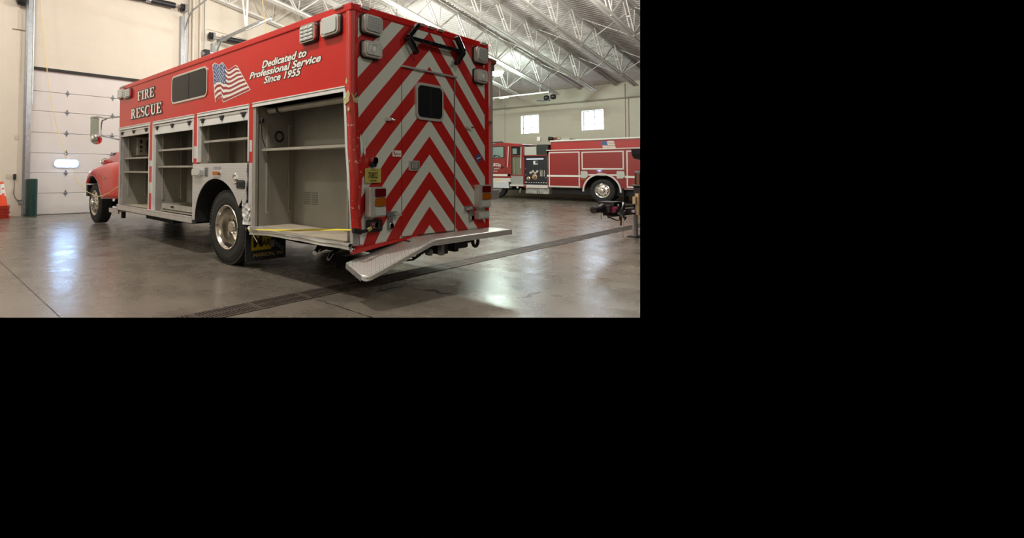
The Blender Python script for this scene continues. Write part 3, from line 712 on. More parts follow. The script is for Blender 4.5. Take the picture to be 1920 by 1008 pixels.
m = MB(); m.box(.06, .10, 3.50, 4.66, .62, .70, ALUD).box(.06, .56, 3.46, 3.50, .60, .70, SHELF).box(.06, .56, 4.66, 4.70, .60, .70, SHELF).box(.10, .56, 3.5, 4.66, .60, .61, GREYF)
m.box(.052, .06, 4.22, 4.32, .645, .68, BLK).box(.03, .56, 3.46, 4.70, .585, .598, SHELF); m.build('slide_tray', C2)
m = MB(); m.tube([(.585, 4.2+.09*math.cos(R_(a)), 1.72+.09*math.sin(R_(a))) for a in range(0, 361, 20)], .016, BLK, 6); m.build('cable_ring', C2)
C3 = comp('wheel_compartment', 1.86, 3.22, 1.362)
shelf(C3, 1.88, 3.20, 1.70); uprights(C3, 3.22, -1, 1.40, 1.98); back_uprights(C3, (2.3, 2.9), 1.40, 1.95)
C4 = comp('rear_compartment', .09, 1.70, .575)
shelf(C4, .12, 1.69, 1.54, .08, .58); uprights(C4, 1.70, -1, .73, 1.86, (.175, .52))
m = MB(); m.cyl((.15, 1.62, 2.005), (.15, .14, 2.005), .036, SHELF, 14); m.build('roller_tube', C4)
m = MB(); m.tube([(.352+.062*math.cos(R_(a)), 1.69, 1.70+.062*math.sin(R_(a))) for a in range(0, 361, 20)], .012, BLK, 6); m.build('cable_ring', C4)
m = MB(); m.cyl((.07, 1.70, 1.885), (.07, 1.66, 1.885), .032, BLK, 12); m.tube([(.07, 1.66, 1.90), (.05, 1.62, 1.93), (.02, 1.60, 1.88), (.03, 1.62, 1.80), (.055, 1.64, 1.66), (.08, 1.60, 1.55)], .007, BLK, 6)
m.build('cable', C4)
m = MB()
for c_ in (1.43, 1.27):
    for k in range(6): m.box(.592, .60, c_-.055, c_+.055, .845+k*.028, .853+k*.028, P('slot_grey', (0, 0, 0)))
m.build('louvre', C4)
m = MB(); m.tube([(.10, 1.42, 2.03), (.11, 1.40, 1.97), (.15, 1.36, 1.93)], .012, BLK, 6); m.build('hose', C4)
# rolled-up shutters: bottom bar with latches under each opening's top
def header(y0, y1, z0, z1, mt):
    m = MB(); m.box(.005, .035, y0, y1, z0, z1-.03, mt).box(-.004, .03, y0, y1, z1-.055, z1-.02, ALU)
    h = m.build('roller_shutter', TR, bevel=.004)
    n = 3
    for k in range(n):
        y = y0+(y1-y0)*(.09+.41*k); m = MB()
        m.box(-.012, .006, y-.055, y+.055, z1-.075, z1-.045, BLK).box(-.016, .004, y-.02, y+.02, z1-.11, z1-.07, BLK)
        m.build('shutter_latch', h)
header(5.16, 6.68, 1.915, 2.06, ALU); header(3.42, 4.93, 1.875, 2.06, WHITEM); header(1.87, 3.24, 1.905, 2.06, WHITEM)
m = MB()
trimstrip(m, 5.10, 6.72, 2.062); trimstrip(m, 3.38, 4.96, 2.062); trimstrip(m, 1.84, 3.27, 2.062); trimstrip(m, .07, 1.76, 2.064)
m.build('drip_trim', TR)
# pillars between the openings: red with white tape blocks and bright edge strips
def pillar(y0, y1, z0, blocks, e0, e1):
    m = MB(); m.box(-.002, .05, y0, y1, z0, 2.06, RED)
    for a, b in blocks: m.box(-.005, -.001, y0+.012, y1-.012, a, b, WHT)
    if e0: m.box(-.012, .05, y0-.026, y0, z0+.02, 2.06, WHITEM)
    if e1: m.box(-.012, .05, y1, y1+.022, z0+.02, 2.06, WHITEM)
    m.build('pillar', TR)
pillar(4.975, 5.115, .50, [(.86, 1.05), (1.33, 1.43)], True, True)
pillar(3.27, 3.395, 1.36, [(1.44, 1.62)], True, True)
pillar(1.765, 1.845, 1.36, [(1.50, 1.645)], False, True)
m = MB(); m.box(.0, .05, 6.64, 6.72, .52, 2.06, ALUD).box(-.012, .05, 6.615, 6.64, .55, 2.06, ALU); m.build('door_frame', TR)
MB().box(.0, .05, 1.70, 1.765, .55, 2.06, GREY).build('door_frame', TR)
m = MB()
m.strip([[(.03, .062, .56+1.5*k/20), (-.014, .062, .56+1.5*k/20), (-.014, .092, .56+1.5*k/20), (.03, .092, .56+1.5*k/20)] for k in range(21)], WHITEM, False); bent(m)
m.v = [(x, y-.01*(1-sm(.9, 2.0, z)), z) for x, y, z in m.v]; m.build('door_frame', TR)
# sills
m = MB(); m.box(-.02, .06, 3.40, 6.74, .475, .575, ALU).box(-.028, .0, 3.40, 6.74, .555, .578, ALU).box(-.02, .4, 3.40, 6.74, .465, .475, DARK)
m.build('sill', TR, bevel=.004)
m = MB(); rows = []
for k in range(33):
    y = 1.80-k*(1.80-.0)/32; t = k/32; n1 = noise.noise(Vector((y*3.3, 1, 0)))
    dx = .016*n1; z = .552-.028*sm(1.3, 1.8, y)+.006*n1
    rows.append([(.08, y, .583-.02*t), (.012, y, .578-.02*t), (-.002+dx, y, z+.008), (-.022+dx, y, z), (-.026+dx*1.4, y, z-.018), (-.012+dx, y, z-.026), (-.020+dx*1.5, y, z-.052-.006*n1), (.0, y, z-.060), (.10, y, z-.055)])
m.strip(rows, ALUD, False); m.build('sill', TR, label='dented and scraped rear sill')
m = MB(); random.seed(9)
for k in range(7):       # torn metal at both ends of the rear sill
    y = 1.82-.03*k; m.add([(-.03-.01*k, y, .56+.01*(k % 3)), (.05, y-.02, .575), (.02, y-.06, .55-.01*k), (-.045, y-.03, .535)], [(0, 1, 2), (0, 2, 3)], ALUD)
for k in range(9):
    a, b, c_ = (random.uniform(-.03, .05), random.uniform(-.02, .05), random.uniform(.48, .55)), (random.uniform(-.03, .05), random.uniform(-.02, .05), random.uniform(.48, .55)), (random.uniform(-.02, .06), random.uniform(-.02, .03), random.uniform(.47, .51))
    m.add([a, b, c_], [(0, 1, 2)], ALUD)
m.build('torn_metal', TR, solid=.003)
m = MB(); m.box(-.075, .015, -.018, .02, .535, .665, ALU).box(.03, .09, -.016, .0, .54, .64, WHITEM); bent(m); m.build('corner_bracket', TR)
m = MB(); m.box(.04, .62, .05, 1.75, .50, .565, DARK); m.build('floor_beam', TR)

# rear wheel arch in tread plate, torn at its rear end
ac, az, ar = 2.70, .53, .62
pts = [(3.40, .53), (3.40, 1.357), (1.875, 1.357), (1.885, 1.24), (1.868, 1.14), (1.90, 1.02), (1.885, .90), (1.94, .80), (1.985, .83), (1.99, .90)]
for k in range(25):
    a = R_(26+k*(180-26)/24); pts.append((ac-ar*math.cos(a)*(1.0 if a > R_(90) else 1.12), az+ar*math.sin(a)))
m = MB(); m.prism(pts, 0, -.012, .004, TREADYZ)
FD = m.build('fender_plate', TR)
m = MB(); rows = []
for k in range(13):
    a = R_(24+k*13); yy = ac-ar*math.cos(a)*(1.0 if a > R_(90) else 1.12); zz = az+ar*math.sin(a); rows.append([(-.006, yy, zz), (.62, yy, zz)])
m.strip(rows, DARK); m.box(.62, .64, 1.9, 3.4, .5, 1.36, DARK).box(.02, .62, 3.30, 3.36, .50, .9, DARK).box(.0, .62, 1.86, 3.4, 1.345, 1.357, GREY); m.build('wheel_well', TR)
m = MB(); random.seed(12)
rows = []
for i in range(9):
    z = .585+i*.034; row = []
    for j in range(6):
        y = 1.80+.035*j+.02*noise.noise(Vector((i*.8, j*.9, 3))); row.append((-.01+.045*noise.noise(Vector((i*.9, j*1.1, 0))), y, z))
    rows.append(row)
m.strip(rows, TREADYZ, False); m.build('crumpled_plate', TR, solid=.003, label='crumpled bright plate behind the wheel')
m = MB(); m.box(-.006, .02, 1.765, 1.845, .585, 1.36, TREADYZ).box(.012, .03, 1.84, 1.9, .6, 1.355, DARK); m.build('edge_plate', TR)
m = MB(); m.rbox(-.062, -.012, 3.06, 3.33, 1.18, 1.285, LENSB, 0, .025).rbox(-.074, -.062, 3.08, 3.31, 1.195, 1.27, LENS, 0, .02); m.build('scene_light', FD, bevel=.006)
m = MB(); m.box(-.016, -.010, 2.915, 3.01, 1.17, 1.305, STEEL)
for k in range(4): m.box(-.019, -.015, 2.93, 2.995, 1.19+.03*k, 1.20+.03*k, DARK)
m.build('vent', FD)
m = MB(); m.rbox(-.022, -.012, 2.545, 2.755, 1.18, 1.262, CHR, 0, .035).rbox(-.045, -.022, 2.575, 2.725, 1.195, 1.248, LAMB, 0, .025); m.build('marker_lamp', FD, label='amber marker lamp')
m = MB(); m.box(-.015, -.012, 2.55, 2.745, 1.278, 1.318, P('grey_label', (.30, .30, .31), .5)); m.build('label_plate', FD)
m = MB(); m.lathe([(0, -.02), (.03, -.018), (.035, -.006), (.06, -.012), (.075, 0)], (-.012, 2.165, 1.155), 0, CHR, 24); m.build('fuel_cap', FD)
m = MB(); m.rbox(-.02, -.01, 1.915, 2.125, 1.03, 1.14, BLK, 0, .03)
m.rbox(-.024, -.02, 1.935, 2.105, 1.042, 1.128, P('grill', (.12, .12, .12), .4, .6), 0, .02)
for k in range(4): m.box(-.030, -.024, 1.95+.04*k, 1.965+.04*k, 1.05, 1.12, BLK)
m.build('intake_grill', FD)

# ---- wheels
def tyre(m, c, r, wd, n=60, tread=True, mt=RUB, ri=.292):
    """outer side faces -X; c is the centre of the outer face"""
    m.lathe([(ri-.006, wd-.02), (ri-.006, .03), (ri+.008, .012), (ri+.03, .0), (r-.10, -.006), (r-.05, .006), (r-.012, .03), (r-.012, wd-.03), (r-.05, wd), (ri+.02, wd), (ri-.006, wd-.02)], c, 0, mt, 64)
    if tread:
        for k in range(n):
            a = 2*math.pi*k/n; ca, sa = math.cos(a), math.sin(a); da = 2*math.pi/n*.33
            for x0, x1, o in ((.012, .075, 0), (.09, wd/2-.006, .5), (wd/2+.006, wd-.09, 0), (wd-.075, wd-.012, .5)):
                v = []
                for aa in (a-da+o*2*math.pi/n, a+da+o*2*math.pi/n):
                    for rr in (r-.03, r+.001):
                        for x in (x0, x1): v.append((c[0]+x, c[1]+rr*math.cos(aa), c[2]+rr*math.sin(aa)))
                m.add(v, [(0, 1, 3, 2), (4, 6, 7, 5), (0, 2, 6, 4), (1, 5, 7, 3), (2, 3, 7, 6)], mt)
def rear_wheel(root, x, y, r=.50, sgn=1):
    wz = r
    mm = MB(); tyre(mm, (x, y, wz), r, .26); t_ = mm.build('tyre', root)
    m = MB(); c = (x, y, wz)
    m.lathe([(.300, .0), (.292, -.006), (.278, .004), (.264, .03), (.256, .08), (.250, .17), (.240, .215), (.15, .235), (.10, .22), (.10, .18)], c, 0, POL, 64)
    wh = m.build('wheel_rim', root)
    m = MB(); m.lathe([(.115, .23), (.105, .13), (.092, .115), (.088, .085), (.075, .07), (.0, .065)], c, 0, POL, 32)
    for k in range(8):
        a = 2*math.pi*k/8; yy, zz = y+.055*math.cos(a), wz+.055*math.sin(a); m.cyl((x+.075, yy, zz), (x+.06, yy, zz), .008, STEEL, 6)
    m.build('hub', wh)
    m = MB()
    for k in range(10):
        a = 2*math.pi*k/10; yy, zz = y+.168*math.cos(a), wz+.168*math.sin(a); m.cyl((x+.23, yy, zz), (x+.19, yy, zz), .016, CHR, 6)
    m.build('wheel_nuts', wh)
def inner_tyre(root, x, y, r=.50):
    m = MB(); tyre(m, (x, y, r), r, .26, tread=False); m.lathe([(.28, .02), (.0, .03)], (x, y, r), 0, DARK, 24); m.build('tyre', root)
rear_wheel(TR, .025, 2.445); inner_tyre(TR, .34, 2.445)
inner_tyre(TR, W-.34-.26, 2.445); inner_tyre(TR, W-.28, 2.445)
def front_wheel(root, x, y, r=.485, hubm=POL):
    c = (x, y, r); m = MB(); tyre(m, c, r, .28, tread=False); 
    for k in range(3): m.lathe([(r-.001, .07+.05*k), (r-.0005, .072+.05*k)], c, 0, DARK, 64)
    m.build('tyre', root)
    m = MB(); m.lathe([(.297, .0), (.288, -.004), (.276, .006), (.258, .012), (.246, .022), (.225, .004), (.165, -.014), (.11, -.016), (.10, -.004)], c, 0, hubm, 64); wh = m.build('wheel_rim', root)
    m = MB(); m.lathe([(.105, -.005), (.10, -.05), (.085, -.075), (.05, -.082), (0, -.085)], c, 0, hubm, 28); m.build('hub', wh)
    m = MB()
    for k in range(10):
        a = 2*math.pi*k/10; yy, zz = y+.14*math.cos(a), r+.14*math.sin(a); m.cyl((x-.012, yy, zz), (x-.045, yy, zz), .017, CHR, 6)
    m.build('wheel_nuts', wh)
    m = MB()
    for k in range(10):
        a = 2*math.pi*(k+.5)/10; yy, zz = y+.205*math.cos(a), r+.205*math.sin(a); m.cyl((x+.006, yy, zz), (x-.0062, yy, zz), .024, DARK, 14)
    m.build('hand_holes', wh)
front_wheel(TR, .17, 8.90); 
m = MB(); tyre(m, (W-.45, 8.90, .485), .485, .28, tread=False); m.build('tyre', TR)

# ---- cab, bonnet and front fender
m = MB()
m.prism([(6.74, .75), (6.74, 2.55), (6.95, 2.62), (7.35, 2.50), (7.50, 1.80), (7.50, .75)], 0, .42, W-.42, RED)
m.build('cab', TR, bevel=.04)
m = MB(); rows = []
for k in range(15):
    t = k/14; y = 7.45+t*2.35; xw = .90-.22*t; zt_ = 1.84-.16*t-.22*t**4; row = []
    for i in range(17):
        a = R_(180*i/16); ca, sa = math.cos(a), math.sin(a)
        ex = lambda v: math.copysign(abs(v)**.42, v)
        row.append((1.22-xw*ex(ca), y, .95+(zt_-.95)*ex(sa)))
    rows.append(row)
m.strip(rows, RED); m.add(rows[-1], [tuple(range(17))], CHR)
HD = m.build('bonnet', TR)
m = MB(); 
for k in range(4): m.box(.52, .56, 8.62+.035*k, 8.635+.035*k, 1.50, 1.66, BLK)
m.box(.55, .57, 8.58, 8.80, 1.48, 1.68, CHR); m.build('side_badge', HD)
m = MB(); m.lathe([(.095*math.sin(R_(t)), -.11*math.cos(R_(t))) for t in range(0, 181, 15)], (.47, 9.18, 1.47), 1, CHR, 24).lathe([(0, -.06), (.05, -.05), (.06, .03), (0, .05)], (.42, 8.98, 1.46), 1, CHR, 16)
m.bar((.50, 9.1, 1.46), (.52, 8.5, 1.44), .03, .03, CHR).box(.50, .62, 9.08, 9.2, 1.30, 1.45, BLK); m.build('headlamp', TR)
# fender: side skin with arch, crowned top
def fy(y):  # outer x of the fender along its length
    return .06+.07*sm(8.8, 9.6, y)+.05*(1-sm(6.8, 7.4, y))
up = [(6.86, 1.415), (7.2, 1.43), (7.6, 1.425), (8.0, 1.41), (8.4, 1.37), (8.75, 1.31), (9.08, 1.235), (9.36, 1.11), (9.54, .93)]
lo = [(6.86, .68), (7.35, .655), (8.10, .62), (8.25, .82), (8.40, 1.00), (8.66, 1.11), (8.98, 1.13), (9.28, 1.06), (9.48, .90)]
def lerp(P_, t):
    f = t*(len(P_)-1); i = min(int(f), len(P_)-2); f -= i; return (P_[i][0]*(1-f)+P_[i+1][0]*f, P_[i][1]*(1-f)+P_[i+1][1]*f)
rows = []; N_ = 40
for k in range(N_+1):
    t = k/N_; (yu, zu), (yl, zl) = lerp(up, t), lerp(lo, t); row = [(.75, yu+.0, zu+.05)]
    row.append((.45, yu, zu+.035)); row.append((.28, yu, zu+.01))
    for q in (0, .07, .16, .3, .5, .72, .9, 1):
        y = yu+(yl-yu)*q; z = zu+(zl-zu)*q; x = fy(y)+.14*max(0, 1-q/.3)**2+.02*q; row.append((x, y, z-.03*0))
    row.append((fy(yl)+.07, yl, zl)); rows.append(row)
m = MB(); m.strip(rows, P('fender_red', (.62, .008, .006), .28, 0, .6, .25)); FR = m.build('front_fender', TR)
m = MB(); rows = []
for k in range(21):
    t = k/20; yl, zl = lerp(lo[2:], t); rows.append([(fy(yl)+.06, yl, zl), (.75, yl, zl+.02)])
m.strip(rows, DARK); m.box(.55, .75, 6.9, 8.1, .66, 1.40, DARK); m.build('wheel_well', TR)
m = MB(); m.prism([(7.72, 1.085), (7.84, 1.11), (7.96, 1.085), (7.84, 1.06)], 0, .055, .075, LAMB); m.build('marker_lamp', FR, label='amber diamond marker lamp')
m = MB(); m.box(.16, 2.28, 9.42, 9.55, .62, .90, BLK).box(.14, 2.30, 9.20, 9.56, .90, .93, WHITEM); m.build('bumper', TR)
# mirror
m = MB(); AR = 'mirror_arm'
m.tube([(.05, 6.78, 2.34), (-.02, 7.55, 2.36), (-.03, 8.10, 2.44), (-.03, 8.62, 2.45)], .013, STEEL, 8)
m.tube([(-.0, 7.55, 2.35), (-.02, 7.78, 2.33), (-.02, 7.84, 2.24), (-.02, 7.84, 2.06), (-.01, 7.76, 1.99), (.03, 6.85, 1.88)], .015, STEEL, 8)
m.tube([(-.02, 7.84, 2.0), (-.03, 8.3, 1.97)], .012, STEEL, 6); m.build(AR, TR)
def turned(m, c, deg):
    a = R_(deg); m.v = [(c[0]+(x-c[0])*math.cos(a)-(y-c[1])*math.sin(a), c[1]+(x-c[0])*math.sin(a)+(y-c[1])*math.cos(a), z) for x, y, z in m.v]; return m
mc = (.01, 8.42)
m = MB(); m.rbox(-.08, .10, 8.40, 8.47, 1.98, 2.47, CHR, 1, .035); MR = turned(m, mc, -24).build('mirror', TR)
m = MB(); m.rbox(-.062, .082, 8.394, 8.40, 2.0, 2.45, P('mirror_silver', (.75, .8, .78), .03, 1), 1, .02); turned(m, mc, -24).build('mirror_glass', MR)
m = MB(); m.lathe([(.12*math.sin(R_(t)), -.05*math.cos(R_(t))) for t in range(0, 91, 10)]+[(.128, .015), (.11, .04), (0, .05)], (.035, 8.36, 1.965), 1, P('convex_mirror', (.8, .8, .8), .05, 1), 28)
turned(m, (.035, 8.36), -12).build('round_mirror', TR)
# front step under the cab
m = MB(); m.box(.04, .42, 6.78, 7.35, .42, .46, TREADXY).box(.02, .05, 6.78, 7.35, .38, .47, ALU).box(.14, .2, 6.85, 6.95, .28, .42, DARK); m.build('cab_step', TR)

# ---- things on the left side
def warning_light(y0, y1, z0, z1, led=False, par=TR, th=.055):
    m = MB(); m.rbox(-.02, .0, y0-.012, y1+.012, z0-.012, z1+.012, BLK, 0, .04).rbox(-th, -.02, y0, y1, z0, z1, LENSB if not led else CHR, 0, .04)
    w_ = m.build('warning_light', par, bevel=.008)
    m = MB()
    if led:
        for k in range(4):
            za = z0+.022+(z1-z0-.035)*k/4; m.box(-th-.008, -th, y0+.025, y1-.025, za, za+.032, LENS)
            m.box(-th-.009, -th, y0+.03, y1-.03, za-.008, za-.001, BLK)
            for q in range(3): m.box(-th-.012, -th-.008, y0+.05+q*(y1-y0-.1)/2-.02, y0+.05+q*(y1-y0-.1)/2+.02, za+.008, za+.026, WHITEM)
    else:
        m.rbox(-th-.014, -th, y0+.02, y1-.045, z0+.02, z1-.02, LENS, 0, .03)
        for yy in (y0+.03, y1-.03):
            for zz in (z0+.03, z1-.03): m.cyl((-th-.004, yy, zz), (-th, yy, zz), .008, STEEL, 8)
    m.build('lens', w_)
warning_light(.50, .76, 2.645, 2.838, True); warning_light(.135, .405, 2.645, 2.838)
warning_light(6.03, 6.36, 2.65, 2.815, True); warning_light(6.40, 6.72, 2.68, 2.86)
m = MB(); m.rbox(-.014, .0, 2.975, 4.20, 2.325, 2.775, CHR, 0, .09, 8); SW = m.build('side_window', TR, bevel=.006)
m = MB(); m.rbox(-.018, -.013, 3.005, 4.17, 2.352, 2.748, GLASSD, 0, .07, 8); m.build('glass', SW)
MB().box(-.022, -.017, 3.555, 3.575, 2.352, 2.748, BLK).build('divider', SW)
for i, (a, b, cx_, zz) in enumerate(((.10, .23, 0, 2.905), (6.35, 6.6, 0, 2.905))):
    m = MB(); m.box(-.035, .0, a, b, 2.895-.0, 2.925, LENSB); m.build('clearance_lamp', TR, bevel=.008)

# lettering
SX = lambda d: (-.0035-d, 0, 0)
LW = P('letter_white', (.82, .80, .75), .4); LK = P('letter_black', (.02, .02, .02), .4)
def stroke(P_, wd):
    q = []; n = len(P_)
    L_, R2 = [], []
    for i, p in enumerate(P_):
        a = Vector(P_[max(0, i-1)]); b = Vector(P_[min(n-1, i+1)]); d = (b-a).normalized(); nn = Vector((-d.y, d.x)); ww = wd[i]/2 if isinstance(wd, list) else wd/2
        L_.append(tuple(Vector(p)+nn*ww)); R2.append(tuple(Vector(p)-nn*ww))
    return [[L_[i], L_[i+1], R2[i+1], R2[i]] for i in range(n-1)]
def rc(a, b, c_, d): return [(a, c_), (b, c_), (b, d), (a, d)]
def arc(cx, cy, rx, ry, a0, a1, n=14): return [(cx+rx*math.cos(R_(a0+(a1-a0)*k/n)), cy+ry*math.sin(R_(a0+(a1-a0)*k/n))) for k in range(n+1)]
GL = {
 'F': (.80, [rc(.12, .34, 0, 1), rc(0, .46, 0, .07), rc(0, .80, .93, 1), [(.80, 1), (.80, .70), (.76, .70), (.60, .94)], rc(.34, .56, .48, .55), rc(.56, .61, .38, .65)]),
 'I': (.46, [rc(.12, .34, 0, 1), rc(0, .46, 0, .07), rc(0, .46, .93, 1)]),
 'E': (.84, [rc(.12, .34, 0, 1), rc(0, .84, .93, 1), rc(0, .84, 0, .07), [(.80, 1), (.80, .72), (.76, .72), (.60, .94)], [(.84, 0), (.84, .32), (.80, .32), (.62, .06)], rc(.34, .56, .48, .55), rc(.56, .61, .38, .65)]),
 'R': (.95, [rc(.12, .34, 0, 1), rc(0, .46, 0, .07), rc(0, .40, .93, 1)]+stroke(arc(.38, .73, .30, .235, 90, -90), [.07]+[.12+.1*math.sin(math.pi*k/14) for k in range(1, 14)]+[.07])+[[(.40, .50), (.60, .50), (.90, .07), (.70, .0)], rc(.68, .95, 0, .07)]),
 'S': (.66, stroke(arc(.33, .74, .24, .23, 35, 225, 12)+arc(.33, .27, .25, .24, 60, -145, 14), [.05+.13*math.sin(math.pi*k/26) for k in range(28)]+[.06]*0)+[rc(.52, .57, .68, .98), rc(.05, .10, .02, .34)]),
 'C': (.86, stroke(arc(.46, .5, .37, .47, 40, 320, 24), [.05+.17*math.sin(math.pi*k/24) for k in range(25)])+[rc(.74, .79, .66, 1), rc(.74, .79, .02, .30)]),
 'U': (.92, [rc(.12, .34, .30, 1), rc(0, .46, .93, 1), rc(.70, .78, .30, 1), rc(.58, .92, .93, 1)]+stroke([(.23, .34)]+arc(.485, .32, .255, .28, 180, 360, 14)+[(.74, .34)], [.22, .22]+[.22-.14*k/14 for k in range(14)]+[.08, .08]))}
def serif_word(m, word, y0, z0, wd, ht, mt, d, grow=0):
    cnt = 0
    tot = sum(GL[c][0]+.10 for c in word)-.10; k = wd/tot; x = 0
    for c in word:
        w_, polys = GL[c]
        for p in polys:
            cx = sum(q[0] for q in p)/len(p); cy = sum(q[1] for q in p)/len(p); vs = []; cnt += 1
            for q in p:
                vy = (x+q[0])*k+math.copysign(grow, q[0]-cx); vz = q[1]*ht+math.copysign(grow, q[1]-cy)
                vs.append((-.0025-d-.00006*(cnt % 40), y0-vy, z0+vz))
            m.add(vs, [tuple(range(len(vs)))], mt)
        x += w_+.10
m = MB()
for wd_, y0, z0, w_, h_ in (('FIRE', 5.73, 2.545, .79, .165), ('RESCUE', 6.06, 2.233, 1.45, .178)):
    serif_word(m, wd_, y0, z0, w_, h_, LK, 0, .016); serif_word(m, wd_, y0-.022, z0-.014, w_, h_, LK, .003, .008); serif_word(m, wd_, y0, z0, w_, h_, LW, .006)
m.build('lettering', TR, label='cream serif lettering with black edge reading FIRE RESCUE')
m = MB()
for body, ya, yb, z0, h_ in (('Dedicated to', 1.565, .70, 2.512, .082), ('Professional Service', 1.845, .455, 2.416, .080), ('Since 1955', 1.52, .795, 2.320, .080)):
    for off, mt, d in ((.085, LK, 0), (.028, LW, .002)):
        put_text(m, body, (-.0025-d, ya, z0), (0, -1, 0), (0, 0, 1), ya-yb, h_, mt, .30, off)
m.build('lettering', TR, label='slanted white lettering reading Dedicated to Professional Service Since 1955')
# flag decal
def pl(P_, t):
    for (t0, a, b), (t1, c_, d) in zip(P_, P_[1:]):
        if t <= t1: f = (t-t0)/(t1-t0); f = f*f*(3-2*f)*.4+f*.6; return a+(c_-a)*f, b+(d-b)*f
    return P_[-1][1:]
FT = [(0, 2.825, 2.745), (.10, 2.75, 2.765), (.24, 2.64, 2.715), (.34, 2.55, 2.740), (.44, 2.50, 2.705), (.52, 2.41, 2.625), (.62, 2.35, 2.615), (.82, 2.22, 2.645), (1, 2.157, 2.625)]
FB = [(0, 2.735, 2.224), (.10, 2.66, 2.262), (.24, 2.56, 2.285), (.30, 2.545, 2.235), (.36, 2.51, 2.201), (.55, 2.32, 2.225), (.8, 2.03, 2.262), (1, 1.84, 2.286)]
def fpt(u, v, d=0.):
    a, b = pl(FT, u); c_, e = pl(FB, u); return (-.004-d, a+(c_-a)*v, b+(e-b)*v)
m = MB(); NU = 40
ol = [fpt(k/NU, 0) for k in range(NU+1)]+[fpt(1, k/6) for k in range(1, 7)]+[fpt(1-k/NU, 1) for k in range(1, NU+1)]+[fpt(0, 1-k/6) for k in range(1, 6)]
cy_, cz_ = sum(p[1] for p in ol)/len(ol), sum(p[2] for p in ol)/len(ol)
m.add([(-.003, cy_, cz_)]+[(-.003, cy_+(p[1]-cy_)*1.035, cz_+(p[2]-cz_)*1.045) for p in ol], [(0, k+1, (k+1) % len(ol)+1) for k in range(len(ol))], FLW)
for s in range(13):
    rows = [[fpt(k/NU, s/13) for k in range(NU+1)], [fpt(k/NU, (s+1)/13) for k in range(NU+1)]]
    m.strip(rows, FLR if s % 2 == 0 else FLW, False)
rows = [[fpt(.46*k/14, v*7/13/6, .0015) for k in range(15)] for v in range(7)]
m.strip(rows, BLUE, False)
for r in range(9):
    for c_ in range(6 if r % 2 == 0 else 5):
        u = .46*((c_+.6+(.5 if r % 2 else 0))/6.2); v = (r+.8)/9.6*7/13; p = fpt(u, v, .003); vs = []
        for k in range(10):
            a = R_(90+36*k); rr = .0165 if k % 2 == 0 else .007; vs.append((p[0], p[1]+rr*math.cos(a), p[2]+rr*math.sin(a)))
        m.add(vs, [tuple(range(10))], FLW)
m.build('flag_decal', TR, label='waving stars and stripes flag decal')

# ---- things on the rear
def yb(m): return m
def rear_light(x0, x1, z0, z1, led=False):
    m = MB(); m.rbox(x0-.012, x1+.012, -.02, .0, z0-.012, z1+.012, BLK, 1, .04).rbox(x0, x1, -.065, -.02, z0, z1, LENSB, 1, .04)
    w_ = m.build('warning_light', TR, bevel=.008)
    m = MB(); m.rbox(x0+.022, x1-.022, -.078, -.065, z0+.02, z1-.02, LENS if not led else P('frosted_lens', (.46, .49, .47), .3, 0, .3), 1, .03)
    if led:
        for k in range(9): m.box(x0+.03+k*(x1-x0-.06)/8-.0015, x0+.03+k*(x1-x0-.06)/8+.0015, -.0795, -.078, z0+.03, z1-.03, STEEL)
        for k in range(6): m.box(x0+.03, x1-.03, -.0795, -.078, z0+.03+k*(z1-z0-.06)/5-.0015, z0+.03+k*(z1-z0-.06)/5+.0015, STEEL)
    else: m.lathe([(.048, -.002), (.056, -.003), (.06, .0)], ((x0+x1)/2, -.078, (z0+z1)/2), 1, LENSB, 24).lathe([(0, -.004), (.02, -.003), (.026, .0)], ((x0+x1)/2, -.078, (z0+z1)/2), 1, WHITEM, 24)
    m.build('lens', w_)
rear_light(.125, .385, 2.645, 2.830, True); rear_light(.130, .380, 2.405, 2.565)
rear_light(2.105, 2.350, 2.640, 2.830, True); rear_light(2.105, 2.345, 2.385, 2.550)
for x in (.17, 1.065, 1.235, 1.41, 2.31):
    m = MB(); m.rbox(x-.055, x+.055, -.035, -.012, 2.885, 2.915, LENSB if x in (.17, 2.31) else P('dim_lens', (.30, .20, .17), .3), 1, .012); m.build('clearance_lamp', TR)
# arrow board
m = MB(); m.box(.80, 1.80, -.085, -.045, 2.680, 2.722, BLKG)
AB = m.build('arrow_board', TR, bevel=.006, label='black double-ended arrow light bar')
for a, b in (((.775, 2.705), (.935, 2.865)), ((.775, 2.705), (.915, 2.545)), ((1.795, 2.70), (1.655, 2.865)), ((1.795, 2.70), (1.645, 2.54))):
    m = MB(); m.bar((a[0], -.075, a[1]), (b[0], -.075, b[1]), .05, .055, BLKG, (0, 1, 0)); m.build('arrow_arm', AB, bevel=.006)
for x, z in ((.925, 2.855), (.875, 2.80), (1.0, 2.70), (1.15, 2.70), (1.3, 2.70), (1.45, 2.70), (1.6, 2.70), (.85, 2.63), (.90, 2.56), (1.70, 2.81), (1.70, 2.60)):
    m = MB(); m.cyl((x, -.105, z), (x, -.085, z), .017, GLASSD, 12); m.build('arrow_lamp', AB)
m = MB(); m.cyl((1.85, -.05, 2.68), (1.85, -.0, 2.68), .018, BLK, 10); m.cyl((.80, -.05, 2.70), (.80, 0, 2.70), .02, BLK, 8).cyl((1.77, -.05, 2.70), (1.77, 0, 2.70), .02, BLK, 8); m.build('mount', AB)
